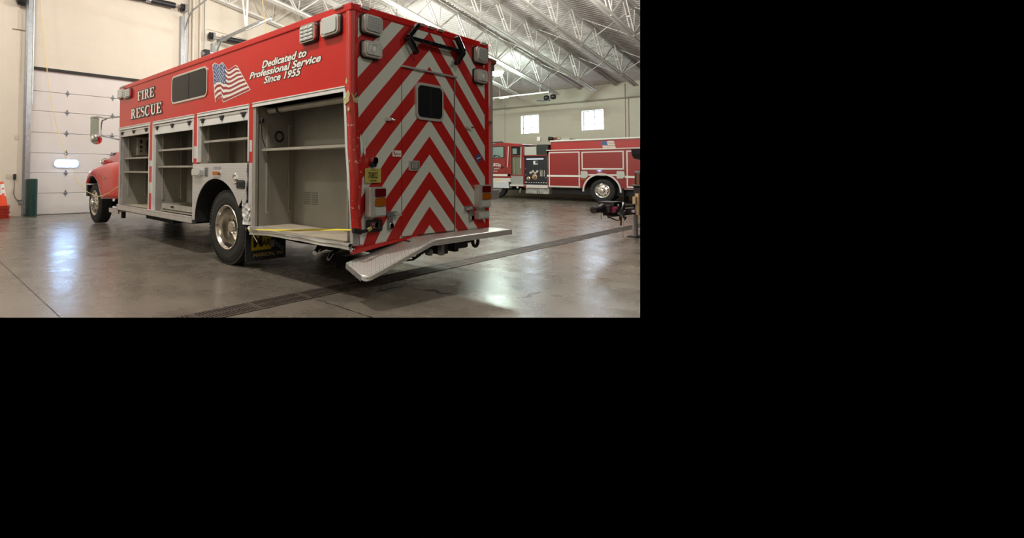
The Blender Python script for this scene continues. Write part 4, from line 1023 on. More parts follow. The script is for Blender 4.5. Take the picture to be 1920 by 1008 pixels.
# rear door: seams, drip rail, window, latch
m = MB(); m.box(.750, .757, -.0035, .0, .56, 2.39, P('door_gap', (.05, .02, .018), .8)).box(1.702, 1.712, -.0035, .0, .56, 2.39, P('door_gap', (0, 0, 0))).box(.750, 1.712, -.004, .0, .560, .568, P('door_gap', (0, 0, 0)))
m.box(1.712, 1.720, -.008, .0, .57, 2.39, LENSB); m.build('rear_door', TR)
RD = bpy.data.objects['rear_door']
m = MB(); m.box(.745, 1.73, -.03, .0, 2.386, 2.404, ALUD); m.build('drip_rail', RD)
m = MB(); m.rbox(.975, 1.470, -.022, .0, 1.840, 2.255, LENSB, 1, .08, 8); RW = m.build('window_frame', RD, bevel=.006)
m = MB(); m.rbox(1.005, 1.440, -.026, -.020, 1.870, 2.225, GLASSD, 1, .06, 8); m.build('glass', RW)
MB().box(1.216, 1.230, -.030, -.024, 1.87, 2.225, BLK).build('divider', RW)
m = MB(); m.rbox(.868, 1.038, -.016, .0, 1.272, 1.382, LENSB, 1, .012).rbox(.885, 1.021, -.020, -.014, 1.287, 1.368, STEEL, 1, .01)
for k in range(3): m.box(.905+.035*k, .918+.035*k, -.028, -.02, 1.295, 1.36, LENSB)
m.build('door_latch', RD, bevel=.003)
for x in (.542, 1.992):
    m = MB(); m.box(x-.05, x+.015, -.025, .0, 1.788, 1.825, LENSB).cyl((x+.01, -.035, 1.81), (x+.05, -.045, 1.803), .014, CHR, 12); m.build('door_holdback', TR, bevel=.004)
for x, s in ((.585, 1), (2.0, -1)):
    m = MB(); m.box(x-.09, x+.06, -.04, .0, .80, .845, STEEL).box(x-.03*s-.03, x-.03*s+.03, -.03, .0, .655, .79, STEEL).cyl((x-.03*s, -.045, .70), (x-.03*s, -.03, .70), .028, CHR, 14).bar((x, -.05, .825), (x+.10*s, -.055, .81), .02, .03, LENSB)
    m.build('hinge_latch', TR, bevel=.004)
# licence plate, its lamp, labels
PO = Vector((.19, -.014, 1.147))
m = MB(); m.rbox(.190, .418, -.014, -.008, 1.147, 1.292, YEL, 1, .012)
for d, s_ in (((.232, 1.205), 0),): pass
KX = P('plate_ink', (.03, .03, .015), .5)
put_text(m, '70802', (.232, -.0155, 1.192), (1, 0, 0), (0, 0, 1), .135, .062, KX, 0, .02)
put_text(m, 'MUNICIPAL', (.250, -.0155, 1.268), (1, 0, 0), (0, 0, 1), .09, .013, KX)
put_text(m, 'WISCONSIN', (.250, -.0155, 1.160), (1, 0, 0), (0, 0, 1), .10, .018, KX, 0, .02)
for x in (.222, .362): m.cyl((x, -.018, 1.272), (x, -.014, 1.272), .006, STEEL, 8)
m.build('licence_plate', TR, label='yellow licence plate 70802')
m = MB(); m.rbox(.275, .345, -.045, -.0, 1.335, 1.405, CHR, 1, .03, 8).rbox(.262, .335, -.035, -.0, 1.305, 1.36, BLK, 1, .025, 8); m.build('plate_lamp', TR, bevel=.008)
m = MB(); m.box(.605, .745, -.0045, -.002, 1.42, 1.485, FLW); put_text(m, 'Marion', (.66, -.006, 1.438), (1, 0, 0), (0, 0, 1), .075, .025, FLR); m.bar((.62, -.006, 1.475), (.65, -.006, 1.435), .012, .001, FLR, (0, 1, 0)); m.build('sticker', TR, label='small white sticker')
m = MB(); m.prism([(2.225+.055*math.cos(R_(a))*(1+.15*math.sin(R_(3*a))), 1.435+.055*math.sin(R_(a))) for a in range(0, 360, 20)], 1, -.005, -.002, BLUE); m.bar((2.185, -.006, 1.425), (2.265, -.006, 1.45), .012, .001, FLW, (0, 1, 0)); m.build('sticker', TR, label='small round blue sticker')
# tail lamps
def tail(x0, x1, z0, z1, r=True):
    m = MB(); m.rbox(x0, x1, -.07, .0, z0, z1, LENSB, 1, .02); t_ = m.build('tail_lamp', TR, bevel=.012)
    a, b = (x0+.065, x1-.012) if r else (x0+.06, x1-.01)
    h = (z1-z0-.02)
    for k, mt in enumerate((LENS, LAMB, LRED)):
        za = z0+.01+h*k/3; m = MB(); m.rbox(a, b, -.085, -.068, za+.006, za+h/3-.006, mt, 1, .012); m.build('lens', t_, label=('clear', 'amber', 'red')[k]+' lens')
tail(.205, .430, .805, 1.105); tail(2.13, 2.385, .815, 1.102)
m = MB(); m.rbox(2.135, 2.375, -.06, 0, .675, .775, LENSB, 1, .02).rbox(2.165, 2.35, -.075, -.058, .69, .76, LENS, 1, .02); m.build('reversing_lamp', TR, bevel=.008)
m = MB(); m.rbox(.215, .425, -.03, 0, .652, .775, BLK, 1, .03).rbox(.245, .40, -.034, -.028, .675, .755, P('dark_red_lens', (.12, .008, .01), .25, 0, .5), 1, .02)
LB = m.build('lamp_housing', TR, label='black rubber ring of a missing lamp')
m = MB(); m.lathe([(0, -.035), (.03, -.032), (.035, 0)], (.305, -.034, .722), 1, CHR, 20).lathe([(0, -.04), (.035, -.03), (.04, 0)], (.345, -.034, .716), 1, BLK, 20); m.build('lamp_socket', LB)
# right side rail seen past the corner
m = MB(); m.bar((2.60, .06, .95), (2.60, .06, 2.74), .045, .045, P('reflecting_rail', (.50, .43, .42), .3, .3)).bar((2.66, .08, .95), (2.66, .08, 2.66), .03, .03, P('reflecting_rail', (0, 0, 0)))
m.box(2.45, 2.60, .03, .12, 2.735, 2.76, STEEL).cyl((2.59, .03, 2.72), (2.66, .03, 2.72), .035, RUST, 12).box(2.58, 2.66, .03, .12, 2.60, 2.69, STEEL)
m.box(2.44, 2.60, .03, .1, 1.9, 1.93, STEEL); RR = m.build('side_rail', TR)
m = MB(); m.box(2.50, 2.68, -.02, .16, .91, 1.03, P('rail_foot', (.27, .26, .24), .6)); m.build('rail_foot', RR, bevel=.006)
m = MB(); m.rbox(2.46, 2.55, .05, .10, 2.10, 2.62, LENSB, 1, .04).rbox(2.475, 2.535, .044, .05, 2.13, 2.59, LENS, 1, .03); m.build('side_lamp', RR)

# bent rear step
def bz(x, inner):
    if x > .93: return .553
    t = (.93-x)/1.0; return .553-(.185 if inner else .245)*t
m = MB()
rows_t = []; rows_l = []
xs = [2.43, 2.2, 1.9, 1.6, 1.3, 1.1, 1.0, .93, .87, .75, .6, .45, .3, .15, .02]
def ye(x): return -.33-.02*sm(1.0, 0, x)
rows = []
for x in xs:
    row = []
    for k in range(6):
        q = k/5; y = 0.02+(ye(x)-.02)*q; row.append((x-.02*q*(1 if x < .9 else 0), y, bz(x, 1)*(1-q)+bz(x, 0)*q))
    rows.append(row)
for e, qm in ((.4, 1), (.65, .985), (.82, .95), (.94, .89), (1.0, .80)):      # cut end with a rounded outer corner
    row = []
    for k in range(6):
        q = k/5*qm; x = .02+(-.035-.075*q-.02-.015*q)*e
        row.append((x-.02*q, .02+(ye(x)-.02)*q, bz(x, 1)*(1-q)+bz(x, 0)*q))
    rows.append(row)
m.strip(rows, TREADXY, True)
edge = [r[-1] for r in rows]+[r for r in rows[-1][::-1][1:]]
lip = [[(p[0], p[1], p[2]), (p[0], p[1]-.004, p[2]-(.055 if p[0] > .9 else .035))] for p in edge[:len(rows)]]
m.strip(lip, TREADXZ, False)
lip2 = [[p, (p[0]-.004, p[1], p[2]-.05)] for p in edge[len(rows)-1:]]
m.strip(lip2, STEEL, False)
m.strip([[rows[0][k], (rows[0][k][0], rows[0][k][1], rows[0][k][2]-.055)] for k in range(6)], TREADXZ, False)
m.build('rear_step', TR, solid=.006, label='bent diamond plate rear step, its left end folded down')
# underbody
m = MB()
for x in (.80, 1.60): m.box(x-.04, x+.04, -.10, 9.3, .36, .53, DARK)
for y in (.1, 1.1, 3.6, 5.0, 6.6): m.box(.2, 2.24, y, y+.06, .46, .53, DARK)
m.cyl((.3, 2.445, .5), (2.14, 2.445, .5), .09, DARK, 16).lathe([(0, -.2), (.16, -.15), (.2, 0), (.16, .15), (0, .2)], (1.22, 2.445, .5), 0, DARK, 20)
m.cyl((1.22, 2.6, .48), (1.22, 6.9, .50), .05, DARK, 12).cyl((.5, 8.9, .45), (1.95, 8.9, .45), .06, DARK, 10)
m.box(.55, 1.9, 7.2, 8.6, .45, .8, DARK)
for x in (.80, 1.60): m.bar((x, 1.7, .42), (x, 2.445, .34), .07, .05, DARK).bar((x, 2.445, .34), (x, 3.2, .42), .07, .05, DARK)
m.build('chassis', TR)
m = MB(); m.box(.45, 2.0, 5.1, 6.4, .30, .50, DARK); m.build('fuel_tank', TR)
for a in ((1.72, 2.38, .25, 1.85, .27), (1.72, 2.38, 3.2, 5.0, .25), (1.85, 2.38, 6.5, 7.9, .30), (.9, 1.5, .2, 1.5, .30)): MB().box(a[0], a[1], a[2], a[3], a[4], .55, DARK).build('under_box', TR, bevel=.02)
m = MB(); m.tube([(.95, 4.5, .36), (.95, 2.0, .30), (.9, 1.3, .33), (.55, 1.12, .33)], .045, DARK, 10).cyl((.55, 1.12, .33), (.43, 1.06, .29), .03, CHR, 12).cyl((.60, .95, .28), (.50, .90, .23), .022, CHR, 10).tube([(.95, 1.0, .36), (.8, 1.0, .33), (.60, .95, .28)], .022, DARK, 8); m.build('exhaust_pipe', TR)
m = MB(); m.box(.70, 1.75, -.12, -.04, .40, .50, DARK).box(1.16, 1.30, -.20, -.02, .36, .48, DARK).box(1.12, 1.18, -.24, -.20, .36, .47, STEEL).box(1.40, 1.47, -.22, -.05, .37, .50, DARK).box(1.45, 1.95, -.10, -.04, .42, .52, DARK)
for x, z, r in ((1.90, .435, .055),):
    m.tube([(x+r*math.cos(R_(a)), -.16, z+r*math.sin(R_(a))) for a in range(0, 361, 20)], .020, DARK, 8)
m.tube([(.78+.05*math.cos(R_(a)), -.16, .395+.035*math.sin(R_(a))) for a in range(0, 361, 30)], .014, DARK, 6)
m.tube([(.45, -.1, .40), (.6, -.15, .35), (.75, -.16, .345), (.9, -.14, .38)], .010, DARK, 6).box(.6, .95, -.14, -.06, .38, .44, DARK).cyl((1.0, -.14, .40), (1.0, -.20, .40), .035, STEEL, 14)
m.build('tow_hitch', TR)
# mud flap with lettering
m = MB(); m.box(.03, .66, 1.955, 1.97, .10, .52, P('rubber_flap', (.022, .024, .030), .6)); m.box(.03, .66, 1.95, 1.975, .50, .54, STEEL)
MF = m.build('mud_flap', TR)
m = MB(); m.box(.115, .42, 1.950, 1.955, .235, .455, P('flap_yellow', (.50, .36, .01), .6))
FK = P('flap_black', (.018, .018, .02), .6); put_text(m, 'M', (.150, 1.948, .285), (1, 0, 0), (0, 0, 1), .12, .135, FK, 0, .05); put_text(m, 'ARI', (.278, 1.948, .285), (1, 0, 0), (0, 0, 1), .135, .085, FK, 0, .03)
put_text(m, 'ON', (.43, 1.948, .285), (1, 0, 0), (0, 0, 1), .09, .085, P('flap_grey', (.06, .06, .07), .6), 0, .02)
put_text(m, 'MARION, WI', (.145, 1.948, .145), (1, 0, 0), (0, 0, 1), .46, .052, P('flap_gold', (.42, .30, .10), .6), 0, .03)
m.build('flap_sign', MF, label='yellow block lettered MARION with MARION, WI below')
m = MB()
for k in range(6):
    x, z = .44+.03*k, .34-.022*k; m.tube([(x+.018*math.cos(R_(a)), 1.93+.008*(k % 2), z+.026*math.sin(R_(a))) for a in range(0, 361, 40)], .004, GALV, 5)
m.rbox(.40, .455, 1.925, 1.935, .26, .35, GALV, 1, .015); m.build('chain', MF)

# yellow strap tied along the torn sill
t = thing('tie_strap', (-.03, .9, .55), 'yellow ratchet strap pulled tight along the torn rear sill', 'strap')
m = MB(); pts = [(-.04, 1.78, .534), (-.04, 1.54, .555), (-.04, 1.16, .586), (-.04, .82, .613), (-.04, .45, .655), (-.04, .17, .683), (-.04, -.05, .70)]; rows = []
for i, p in enumerate(pts):
    a = .2+.95*math.sin(i*1.4); rows.append([(p[0]-.013*math.sin(a), p[1], p[2]-.011*abs(math.cos(a))), (p[0]+.013*math.sin(a), p[1], p[2]+.011*abs(math.cos(a)))])
m.strip(rows, STRAPY, False); m.build('webbing', t, solid=.002)
m = MB(); m.bar((-.01, -.05, .692), (.09, -.05, .672), .03, .05, BLK).bar((.09, -.05, .672), (.20, -.05, .68), .016, .03, BLK).bar((.19, -.05, .68), (.24, -.05, .70), .02, .03, P('pale_green_strap', (.35, .40, .12), .6)); m.build('buckle', t)
m = MB(); m.tube([(-.04, 1.70, .535), (-.05, 1.66, .48), (-.04, 1.58, .40)], .005, P('frayed_end', (.45, .42, .36), .7), 5); m.build('loose_end', t)

# ================================================================== THE PARKED PUMPER (left side on X=19.2)
PE = thing('fire_engine', (20.4, 6.5, 0), 'red pumper fire engine with white stripe and black pump panel, parked along the right wall', 'fire truck')
EX = 19.2; EW = 21.6
RED2 = P('engine_red', (.25, .009, .009), .3, 0, .8)
RED3 = P('engine_bright_red', (.38, .012, .010), .35, 0, .4)
SLAT = P('shutter_red', (.26, .010, .008), .42, 0, .2)
m = MB()
m.box(EX+.03, EW, 5.70, 7.15, .62, 2.25, RED2).box(EX+.03, EW, 2.6, 4.08, .62, 2.25, RED2).box(EX+.03, EW, 4.08, 5.70, 1.25, 2.25, RED2).box(EX+.7, EW-.7, 4.08, 5.70, .62, 1.25, DARK)
m.box(EX+.0, EX+.03, 7.10, 7.19, .62, 2.27, RED2)
pts = [(5.72, 2.25), (5.72, .62)]
fa = [(4.885+.77*math.cos(R_(a))*1.0, .47+.77*math.sin(R_(a))) for a in range(8, 173, 11)]
m.prism([(5.72, .62), (5.72, 2.26), (4.02, 2.26), (4.02, .62)]+[(4.885-.75*math.cos(R_(a)), .47+.75*math.sin(R_(a))) for a in range(12, 169, 12)], 0, EX+.0, EX+.03, RED2)
m.box(EX+.0, EX+.03, 2.6, 4.02, .62, 2.26, RED2).box(EX+.0, EX+.03, 5.72, 7.15, .62, 2.26, RED2)
m.build('body', PE)
m = MB(); m.box(EX+.18, EW-.18, 2.6, 7.10, 2.25, 2.70, RED3).box(EX+.14, EX+.20, 2.6, 7.12, 2.66, 2.72, FLW).box(EX+.17, EX+.2, 2.6, 7.1, 2.60, 2.66, RED2); m.build('hose_bed', PE)
m = MB(); m.box(EX-.02, EX+.2, 2.6, 7.22, 2.245, 2.285, PINKW); m.build('body_trim', PE)
def rdoor(y0, y1, z0, z1):
    m = MB(); m.box(EX-.02, EX+.02, y0, y1, z0, z1, PINKW); fr = m.build('shutter_frame', PE)
    m = MB(); n = int((z1-z0-.1)/.045)
    rows = []
    for k in range(n+1):
        z = z0+.05+(z1-z0-.1)*k/n
        rows.append([(EX-.024, y0+.05, z), (EX-.024, y1-.05, z)])
        if k < n: rows.append([(EX-.0250, y0+.05, z+.012), (EX-.0250, y1-.05, z+.012)]); rows.append([(EX-.0250, y0+.05, z+.036), (EX-.0250, y1-.05, z+.036)])
    m.strip(rows, SLAT, False); m.build('roller_shutter', PE)
    m = MB(); m.box(EX-.034, EX-.02, y0+.06, y1-.06, z0+.03, z0+.065, FLW); m.build('shutter_bar', fr)
rdoor(5.76, 7.11, .605, 2.18); rdoor(4.03, 5.68, 1.39, 2.165); rdoor(2.7, 3.94, .65, 2.165)
m = MB(); m.box(EX-.036, EX, 5.72, 7.19, 1.07, 1.15, FLW).box(EX-.036, EX, 2.6, 4.0, 1.06, 1.14, FLW).box(EX-.006, EX, 4.0, 5.72, 1.14, 1.20, FLW); m.build('stripe', PE)
for y0, y1 in ((5.43, 5.71), (4.01, 4.30)):
    m = MB(); m.prism([(y0, 1.10), (y0, 1.28), (y0+.05, 1.33), (y1-.02, 1.33), (y1, 1.30), (y1, 1.06), (y1-.02, 1.03), (y0+.08, 1.03)], 0, EX-.04, EX, P('silver_cover', (.50, .50, .46), .45, .3)); m.build('hatch_cover', PE)
m = MB(); m.rbox(EX-.045, EX-.005, 5.50, 5.70, .955, 1.0, LAMB, 0, .01); m.build('marker_lamp', PE, label='amber marker lamp')
m = MB(); rows = []
for a in range(-2, 183, 8):
    c_, s_ = math.cos(R_(a)), math.sin(R_(a)); rows.append([(EX+.02, 4.885-.70*c_, .48+.70*s_), (EX-.05, 4.885-.70*c_, .48+.70*s_), (EX-.05, 4.885-.76*c_, .48+.76*s_), (EX+.0, 4.885-.76*c_, .48+.76*s_)])
m.strip(rows, PINKW, False); m.build('wheel_arch', PE)
front_wheel(PE, EX+.04, 4.885, .50)
m = MB(); tyre(m, (EX+.36, 4.885, .5), .5, .28, tread=False); m.build('tyre', PE)
m = MB(); m.box(EX+.05, EX+.6, 4.08, 4.10, .07, .62, RUB); m.build('mud_flap', PE)
# under
m = MB(); m.box(EX+.3, EW-.3, 2.6, 7.2, .30, .62, DARK).box(EX+.8, EW-.8, 7.2, 10.8, .4, .8, DARK).box(EX+.05, EX+.1, 5.72, 7.1, .585, .62, ALUD).box(EX+.05, EX+.1, 2.6, 4.05, .585, .64, ALUD); m.build('chassis', PE)
m = MB(); m.box(EX-.02, EX+.7, 7.10, 8.20, .28, .54, P('weathered_alu', (.40, .40, .38), .5, .4, noise_=(6, .3)))
for y in (7.55, 7.63): m.box(EX-.03, EX-.02, y-.01, y+.01, .30, .42, DARK)
m.build('battery_box', PE)
m = MB(); m.box(EX-.12, EX+.5, 7.12, 8.15, .545, .685, PINKW).box(EX-.06, EX+.5, 8.20, 8.98, .60, .68, PINKW).box(EX-.14, EX+.4, 8.13, 8.25, .56, .66, RED2); m.build('running_board', PE)
# pump panel
m = MB(); m.box(EX+.06, EX+.12, 7.18, 8.30, .70, 2.04, P('panel_black', (.010, .011, .016), .5)).box(EX+.0, EW, 7.16, 8.34, 2.02, 2.07, RED2).box(EX, EX+.12, 8.28, 8.40, .70, 2.52, RED2).box(EX+.12, EW-.1, 7.18, 8.3, .6, 2.0, DARK)
PP = m.build('pump_panel', PE)
m = MB(); m.box(EX+.02, EX+.06, 7.38, 8.18, 1.86, 1.905, P('panel_light', (.7, .74, .85), .3, emit=(.75, .82, 1), es=.5)); m.build('light_bar', PP)
m = MB(); m.box(EX+.045, EX+.06, 7.66, 7.86, 1.63, 1.80, FLW).box(EX+.03, EX+.045, 7.665, 7.76, 1.68, 1.79, BLK); m.build('gauge_box', PP)
m = MB()
for y, z in ((7.87, 1.30), (7.66, 1.30), (7.98, 1.24), (7.76, 1.22)): m.lathe([(0, -.05), (.06, -.045), (.075, 0)], (EX+.06, y, z), 0, CHR, 18)
m.build('gauge', PP)
m = MB(); m.lathe([(0, -.10), (.05, -.10), (.07, -.04), (.12, -.03), (.14, 0)], (EX+.06, 7.80, 1.05), 0, P('brass', (.62, .45, .30), .25, .9), 24)
m.lathe([(0, -.10), (.05, -.10), (.06, -.04), (.09, -.03), (.10, 0)], (EX+.06, 8.10, .97), 0, P('brass', (0, 0, 0)), 20); m.build('intake_cap', PP)
m = MB()
for y in (7.52, 7.46, 7.40, 7.33): m.bar((EX+.04, y, 1.36), (EX+.02, y-.01, 1.08), .022, .022, CHR)
for y in (7.50, 7.42): m.cyl((EX+.03, y, 1.36), (EX+.0, y, 1.40), .03, CHR, 10)
for k in range(9): m.box(EX+.045, EX+.06, 7.24+.115*k, 7.29+.115*k, .775, .80, FLW)
m.cyl((EX+.05, 7.25, 1.02), (EX+.0, 7.25, 1.02), .02, CHR, 8).cyl((EX+.05, 8.20, 1.14), (EX+.0, 8.20, 1.14), .02, CHR, 8).cyl((EX+.05, 8.22, 1.42), (EX+.0, 8.22, 1.42), .02, CHR, 8).cyl((EX+.05, 8.2, .80), (EX+.0, 8.2, .80), .04, CHR, 8)
m.build('valve_levers', PP)
m = MB(); m.box(EX+.04, EX+.7, 7.70, 8.29, 2.07, 2.46, P('silver_plate', (.50, .49, .45), .45, .3)); m.build('silver_box', PE)
m = MB(); m.rbox(EX+.0, EX+1.2, 7.15, 7.69, 2.07, 2.54, P('dark_tarp', (.018, .026, .024), .35, bump=(6, .8)), 0, .05); m.build('tarp_cover', PE)
m = MB(); m.cyl((EX+.5, 7.18, 2.5), (EX+.5, 7.18, 2.72), .06, DARK, 12).bar((EX+.5, 7.35, 2.76), (EX+.5, 6.95, 2.84), .12, .10, RUST).cyl((EX+.4, 7.1, 2.82), (EX+.4, 7.30, 2.86), .07, DARK, 10).cyl((EX+.5, 6.95, 2.84), (EX+.5, 6.8, 2.80), .05, P('brass', (0, 0, 0)), 10)
m.build('deck_gun', PE)
m = MB(); m.cyl((EX+.2, 7.67, 2.45), (EX+.2, 7.67, 2.72), .012, STEEL, 6).rbox(EX+.15, EX+.25, 7.58, 7.73, 2.72, 2.92, FLW, 0, .02); m.build('scene_lamp', PE)
m = MB(); m.box(EX+.5, EX+1.2, 6.4, 6.85, 2.70, 2.80, P('pale_tarp', (.5, .52, .46), .6)); m.build('folded_cover', PE)
# crew bay
m = MB(); m.box(EX+.0, EX+.06, 8.93, 9.13, .98, 2.60, RED2).box(EX+.0, EX+.06, 8.40, 8.93, 2.50, 2.56, RED2).box(EX+.0, EX+.06, 8.40, 8.93, 1.08, 1.13, RED2).box(EX+.12, EX+.16, 8.40, 8.95, 1.10, 2.50, P('olive_panel', (.17, .165, .115), .5))
m.box(EX+.10, EX+.13, 8.46, 8.92, 2.08, 2.47, GLASSD).box(EX+.09, EX+.12, 8.7, 8.90, 2.14, 2.40, P('green_grey_glass', (.22, .30, .27), .1)).box(EX+.2, EW-.1, 8.4, 8.95, .98, 2.55, DARK).box(EX+.05, EX+.12, 8.42, 8.96, 2.02, 2.07, RED2)
m.tube([(EX+.05, 8.82, 2.0), (EX+.05, 8.80, 1.3), (EX+.05, 8.78, 1.2)], .018, P('tan_bar', (.40, .32, .2), .5), 6); m.build('crew_bay', PE)
m = MB(); m.tube([(EX-.05, 8.40, 2.46), (EX-.05, 8.43, 1.45)], .022, PINKW, 8).tube([(EX-.05, 9.04, 2.50), (EX-.05, 9.10, 1.50)], .022, PINKW, 8); m.build('grab_rail', PE)
m = MB(); m.box(EX-.02, EX+.4, 8.33, 8.94, .68, 1.08, P('step_silver', (.40, .41, .40), .4, .5, noise_=(9, .15))); m.build('step_box', PE)
# cab
m = MB(); m.prism([(9.00, .98), (9.00, 2.60), (9.2, 2.66), (9.75, 2.68), (10.3, 2.62), (10.62, 2.50), (10.75, 1.9), (10.80, .98)], 0, EX+.02, EW, RED2).prism([(8.40, 2.54), (8.40, 2.60), (9.3, 2.70), (9.8, 2.71), (9.8, 2.62), (9.0, 2.56)], 0, EX+.05, EW-.05, RED3)
CB = m.build('cab', PE, bevel=.03)
m = MB(); m.rbox(EX+.006, EX+.022, 9.30, 10.17, 1.955, 2.535, BLK, 0, .06); CW = m.build('cab_window', CB)
m = MB(); m.rbox(EX+.0, EX+.008, 9.34, 10.13, 1.99, 2.50, P('green_grey_glass', (0, 0, 0)), 0, .05); m.build('glass', CW)
m = MB(); m.tube([(EX-.006, 9.85, 2.05), (EX-.006, 9.75, 2.10), (EX-.006, 9.5, 2.03)], .02, BLK, 6).cyl((EX-.004, 9.82, 2.06), (EX-.02, 9.82, 2.06), .05, BLK, 10); m.build('wheel_silhouette', CW)
m = MB(); m.box(EX+.012, EX+.02, 9.24, 9.255, 1.0, 2.55, DARK).box(EX-.012, EX+.02, 9.33, 9.45, 1.50, 1.54, BLK).lathe([(0, -.02), (.05, -.01), (.06, 0)], (EX+.02, 9.42, 1.49), 0, BLK, 14); m.build('cab_door', CB)
m = MB(); put_text(m, 'MARION', (EX+.004, 10.10, 1.50), (0, -1, 0), (0, 0, 1), .60, .16, FLW, .1, .02)
m.v = [(x, y, z+.06*(1-((y-9.8)/.3)**2)) for x, y, z in m.v]
put_text(m, 'FIRE DEPT.', (EX+.004, 10.10, 1.40), (0, -1, 0), (0, 0, 1), .56, .06, FLW, 0, .01)
put_text(m, 'RURAL', (EX+.004, 9.98, 1.28), (0, -1, 0), (0, 0, 1), .32, .05, FLW, 0, .01); m.build('door_lettering', CB, label='white lettering on the cab door')
m = MB(); m.box(EX-.0, EX+.02, 8.98, 10.75, 1.07, 1.17, FLW); m.build('stripe', CB)
m = MB(); m.box(EX-.02, EX+.3, 8.96, 10.3, .80, .98, PINKW).box(EX-.04, EX+.3, 9.05, 10.2, .49, .76, P('white_skirt', (.60, .62, .66), .35)).box(EX-.05, EX+.3, 9.1, 10.35, .76, .80, FLW).box(EX-.05, EX+.3, 9.9, 10.9, .48, .53, FLW)
m.box(EX-.03, EX-.02, 9.55, 9.78, .86, .90, STRAPY).box(EX-.03, EX, 8.96, 9.06, .64, .80, BLK); m.build('bumper', PE)
m = MB(); tyre(m, (EX+.1, 9.78, .5), .5, .28, tread=False); m.lathe([(.29, .02), (0, .06)], (EX+.1, 9.78, .5), 0, STEEL, 30); m.build('tyre', PE)
m = MB(); m.tube([(EX+.1, 10.2, 2.68), (EX+.1, 9.9, 2.74), (EX+.1, 9.5, 2.75), (EX+.1, 9.4, 2.72)], .03, BLK, 6); m.build('roof_horn', PE)
m = MB(); m.bar((EX+.0, 8.45, .50), (EX+.0, 8.50, .30), .06, .06, STEEL).cyl((EX, 8.62, .60), (EX, 8.62, .50), .05, PINKW, 10); m.build('bracket', PE)
# flag on the hose bed side
m = MB(); fx = EX+.165
for s in range(9):
    rows = [[(fx, 4.955-.5*u/10-.008*(v+s), 2.59-.30*(s+v)/9+.008*math.sin(u*1.1)) for u in range(11)] for v in (0, 1)]; m.strip(rows, P('faded_red', (.40, .20, .17), .5) if s % 2 else FLW, False)
m.strip([[(fx-.003, 4.955-.22*u/4-.008*v, 2.592-.30*v/9+.008*math.sin(u*2.7*.44)) for u in range(5)] for v in range(6)], BLUE, False); m.build('flag_decal', PE, label='small stars and stripes flag decal')

# ================================================================== TRAILER TONGUE at the right edge
TG = thing('trailer', (7.4, .03, 0), 'black trailer tongue with coupler, winch and jack post, at the right edge of the photo', 'trailer')
CAMO = P('dark_camo', (.035, .022, .030), .55, noise_=(14, .6))
m = MB(); m.bar((6.35, .03, .545), (8.6, .03, .50), .10, .10, CAMO).bar((6.5, .03, .475), (8.6, .03, .455), .05, .03, STEEL).bar((6.7, .03, .63), (8.6, .03, .61), .05, .04, BLK); m.build('beam', TG)
m = MB(); m.cyl((5.80, .03, .615), (6.05, .03, .615), .055, BLK, 14).bar((6.0, .03, .61), (6.35, .03, .60), .10, .09, BLK).cyl((6.05, .03, .62), (6.2, .03, .66), .06, BLK, 10); m.build('coupler', TG)
m = MB(); m.box(6.22, 6.95, -.08, .14, .56, .68, CAMO).box(6.35, 6.75, -.10, .16, .66, .74, BLK).cyl((6.3, -.1, .60), (6.42, -.1, .62), .05, P('dark_pink', (.22, .03, .06), .5), 10).cyl((6.5, -.1, .64), (6.5, .16, .64), .09, CAMO, 16).box(6.52, 6.56, -.115, -.10, .66, .70, FLW)
m.bar((6.9, -.06, .70), (6.65, -.08, .52), .05, .05, STEEL).bar((6.85, -.1, .56), (6.70, -.1, .48), .04, .04, STEEL); m.build('winch', TG)
m = MB(); m.tube([(6.22, -.03, .56), (6.22, -.05, .48), (6.35, -.05, .46), (6.60, -.05, .40), (6.80, -.04, .39), (6.83, -.03, .47)], .010, BLK, 6).tube([(6.05, 0, .56), (6.06, 0, .42)], .006, STEEL, 5)
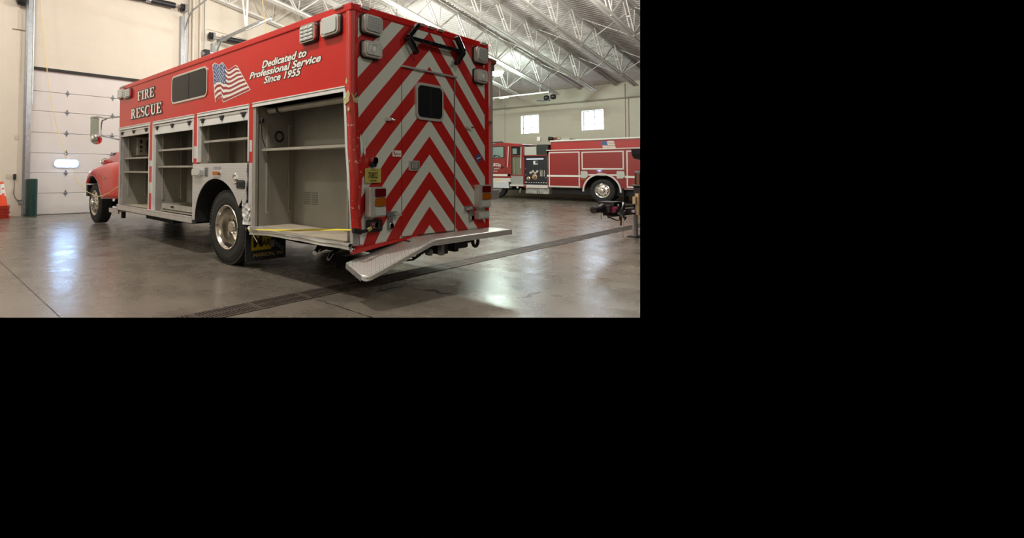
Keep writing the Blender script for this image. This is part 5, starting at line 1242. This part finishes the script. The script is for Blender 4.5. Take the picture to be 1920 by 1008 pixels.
m.tube([(6.97, 0, .48), (6.98, 0, .38), (6.96, 0, .28)], .018, RUST, 6).tube([(7.1, 0, .45), (7.16, 0, .38), (7.22, 0, .42)], .018, BLK, 6).tube([(7.12, -.01, .45), (7.08, -.01, .28), (7.05, 0, .1), (7.12, 0, .02), (7.3, .0, .012)], .004, STEEL, 5); m.build('safety_chain', TG)
m = MB(); m.cyl((7.80, .03, .02), (7.80, .03, .45), .045, STEEL, 14).box(7.62, 8.1, -.06, .12, 0, .02, BLK); m.build('jack', TG)
m = MB(); m.box(7.45, 7.56, -.075, -.02, .50, .545, P('decal_grey', (.45, .38, .42), .5)); m.build('badge', TG)
m = MB(); TAN = P('tan_strap', (.45, .33, .18), .6)
m.box(7.66, 7.74, -.08, -.02, .44, .86, TAN).box(7.58, 7.68, -.05, .0, .66, .80, TAN).box(7.82, 7.88, -.05, .0, .96, 1.25, RUST).box(7.9, 7.95, -.05, .0, .9, 1.3, TAN); m.build('winch_stand', TG)
m = MB(); m.rbox(7.80, 8.6, -.3, .05, .47, 1.02, BLK, 1, .06).rbox(7.74, 8.6, -.3, .06, .99, 1.03, BLK, 1, .02).rbox(7.84, 8.6, -.2, .04, 1.02, 1.30, BLK, 1, .05); m.build('cargo', TG)
m = MB(); m.prism([(7.66, 1.74), (7.70, 1.62), (7.80, 1.55), (8.5, 1.50), (8.5, 1.74), (8.0, 1.73)], 1, -.35, .04, BLK).cyl((8.3, -.1, 1.05), (8.3, -.1, 1.6), .03, BLK, 10); m.build('seat', TG, bevel=.01)

# ------------------------------------------------------------------ limit the place to what the photo takes in, on its right and lower side
bpy.context.view_layer.update()
for o in list(bpy.data.objects):
    if o.type != 'MESH' or o.name == 'floor': continue
    flat = o.name.startswith('trim_') or (o.parent and o.parent.name.startswith('trench_drain'))
    if cut(o, [NR, NB] if flat else [NR], fill=(o.parent is not None and o.parent.name in ('fire_engine', 'trailer'))) == 0:
        bpy.data.objects.remove(o)
for o in list(bpy.data.objects):
    if o.type == 'EMPTY' and not o.children: bpy.data.objects.remove(o)
for me in list(bpy.data.meshes):
    if me.users == 0: bpy.data.meshes.remove(me)
S.cycles.use_denoising = True
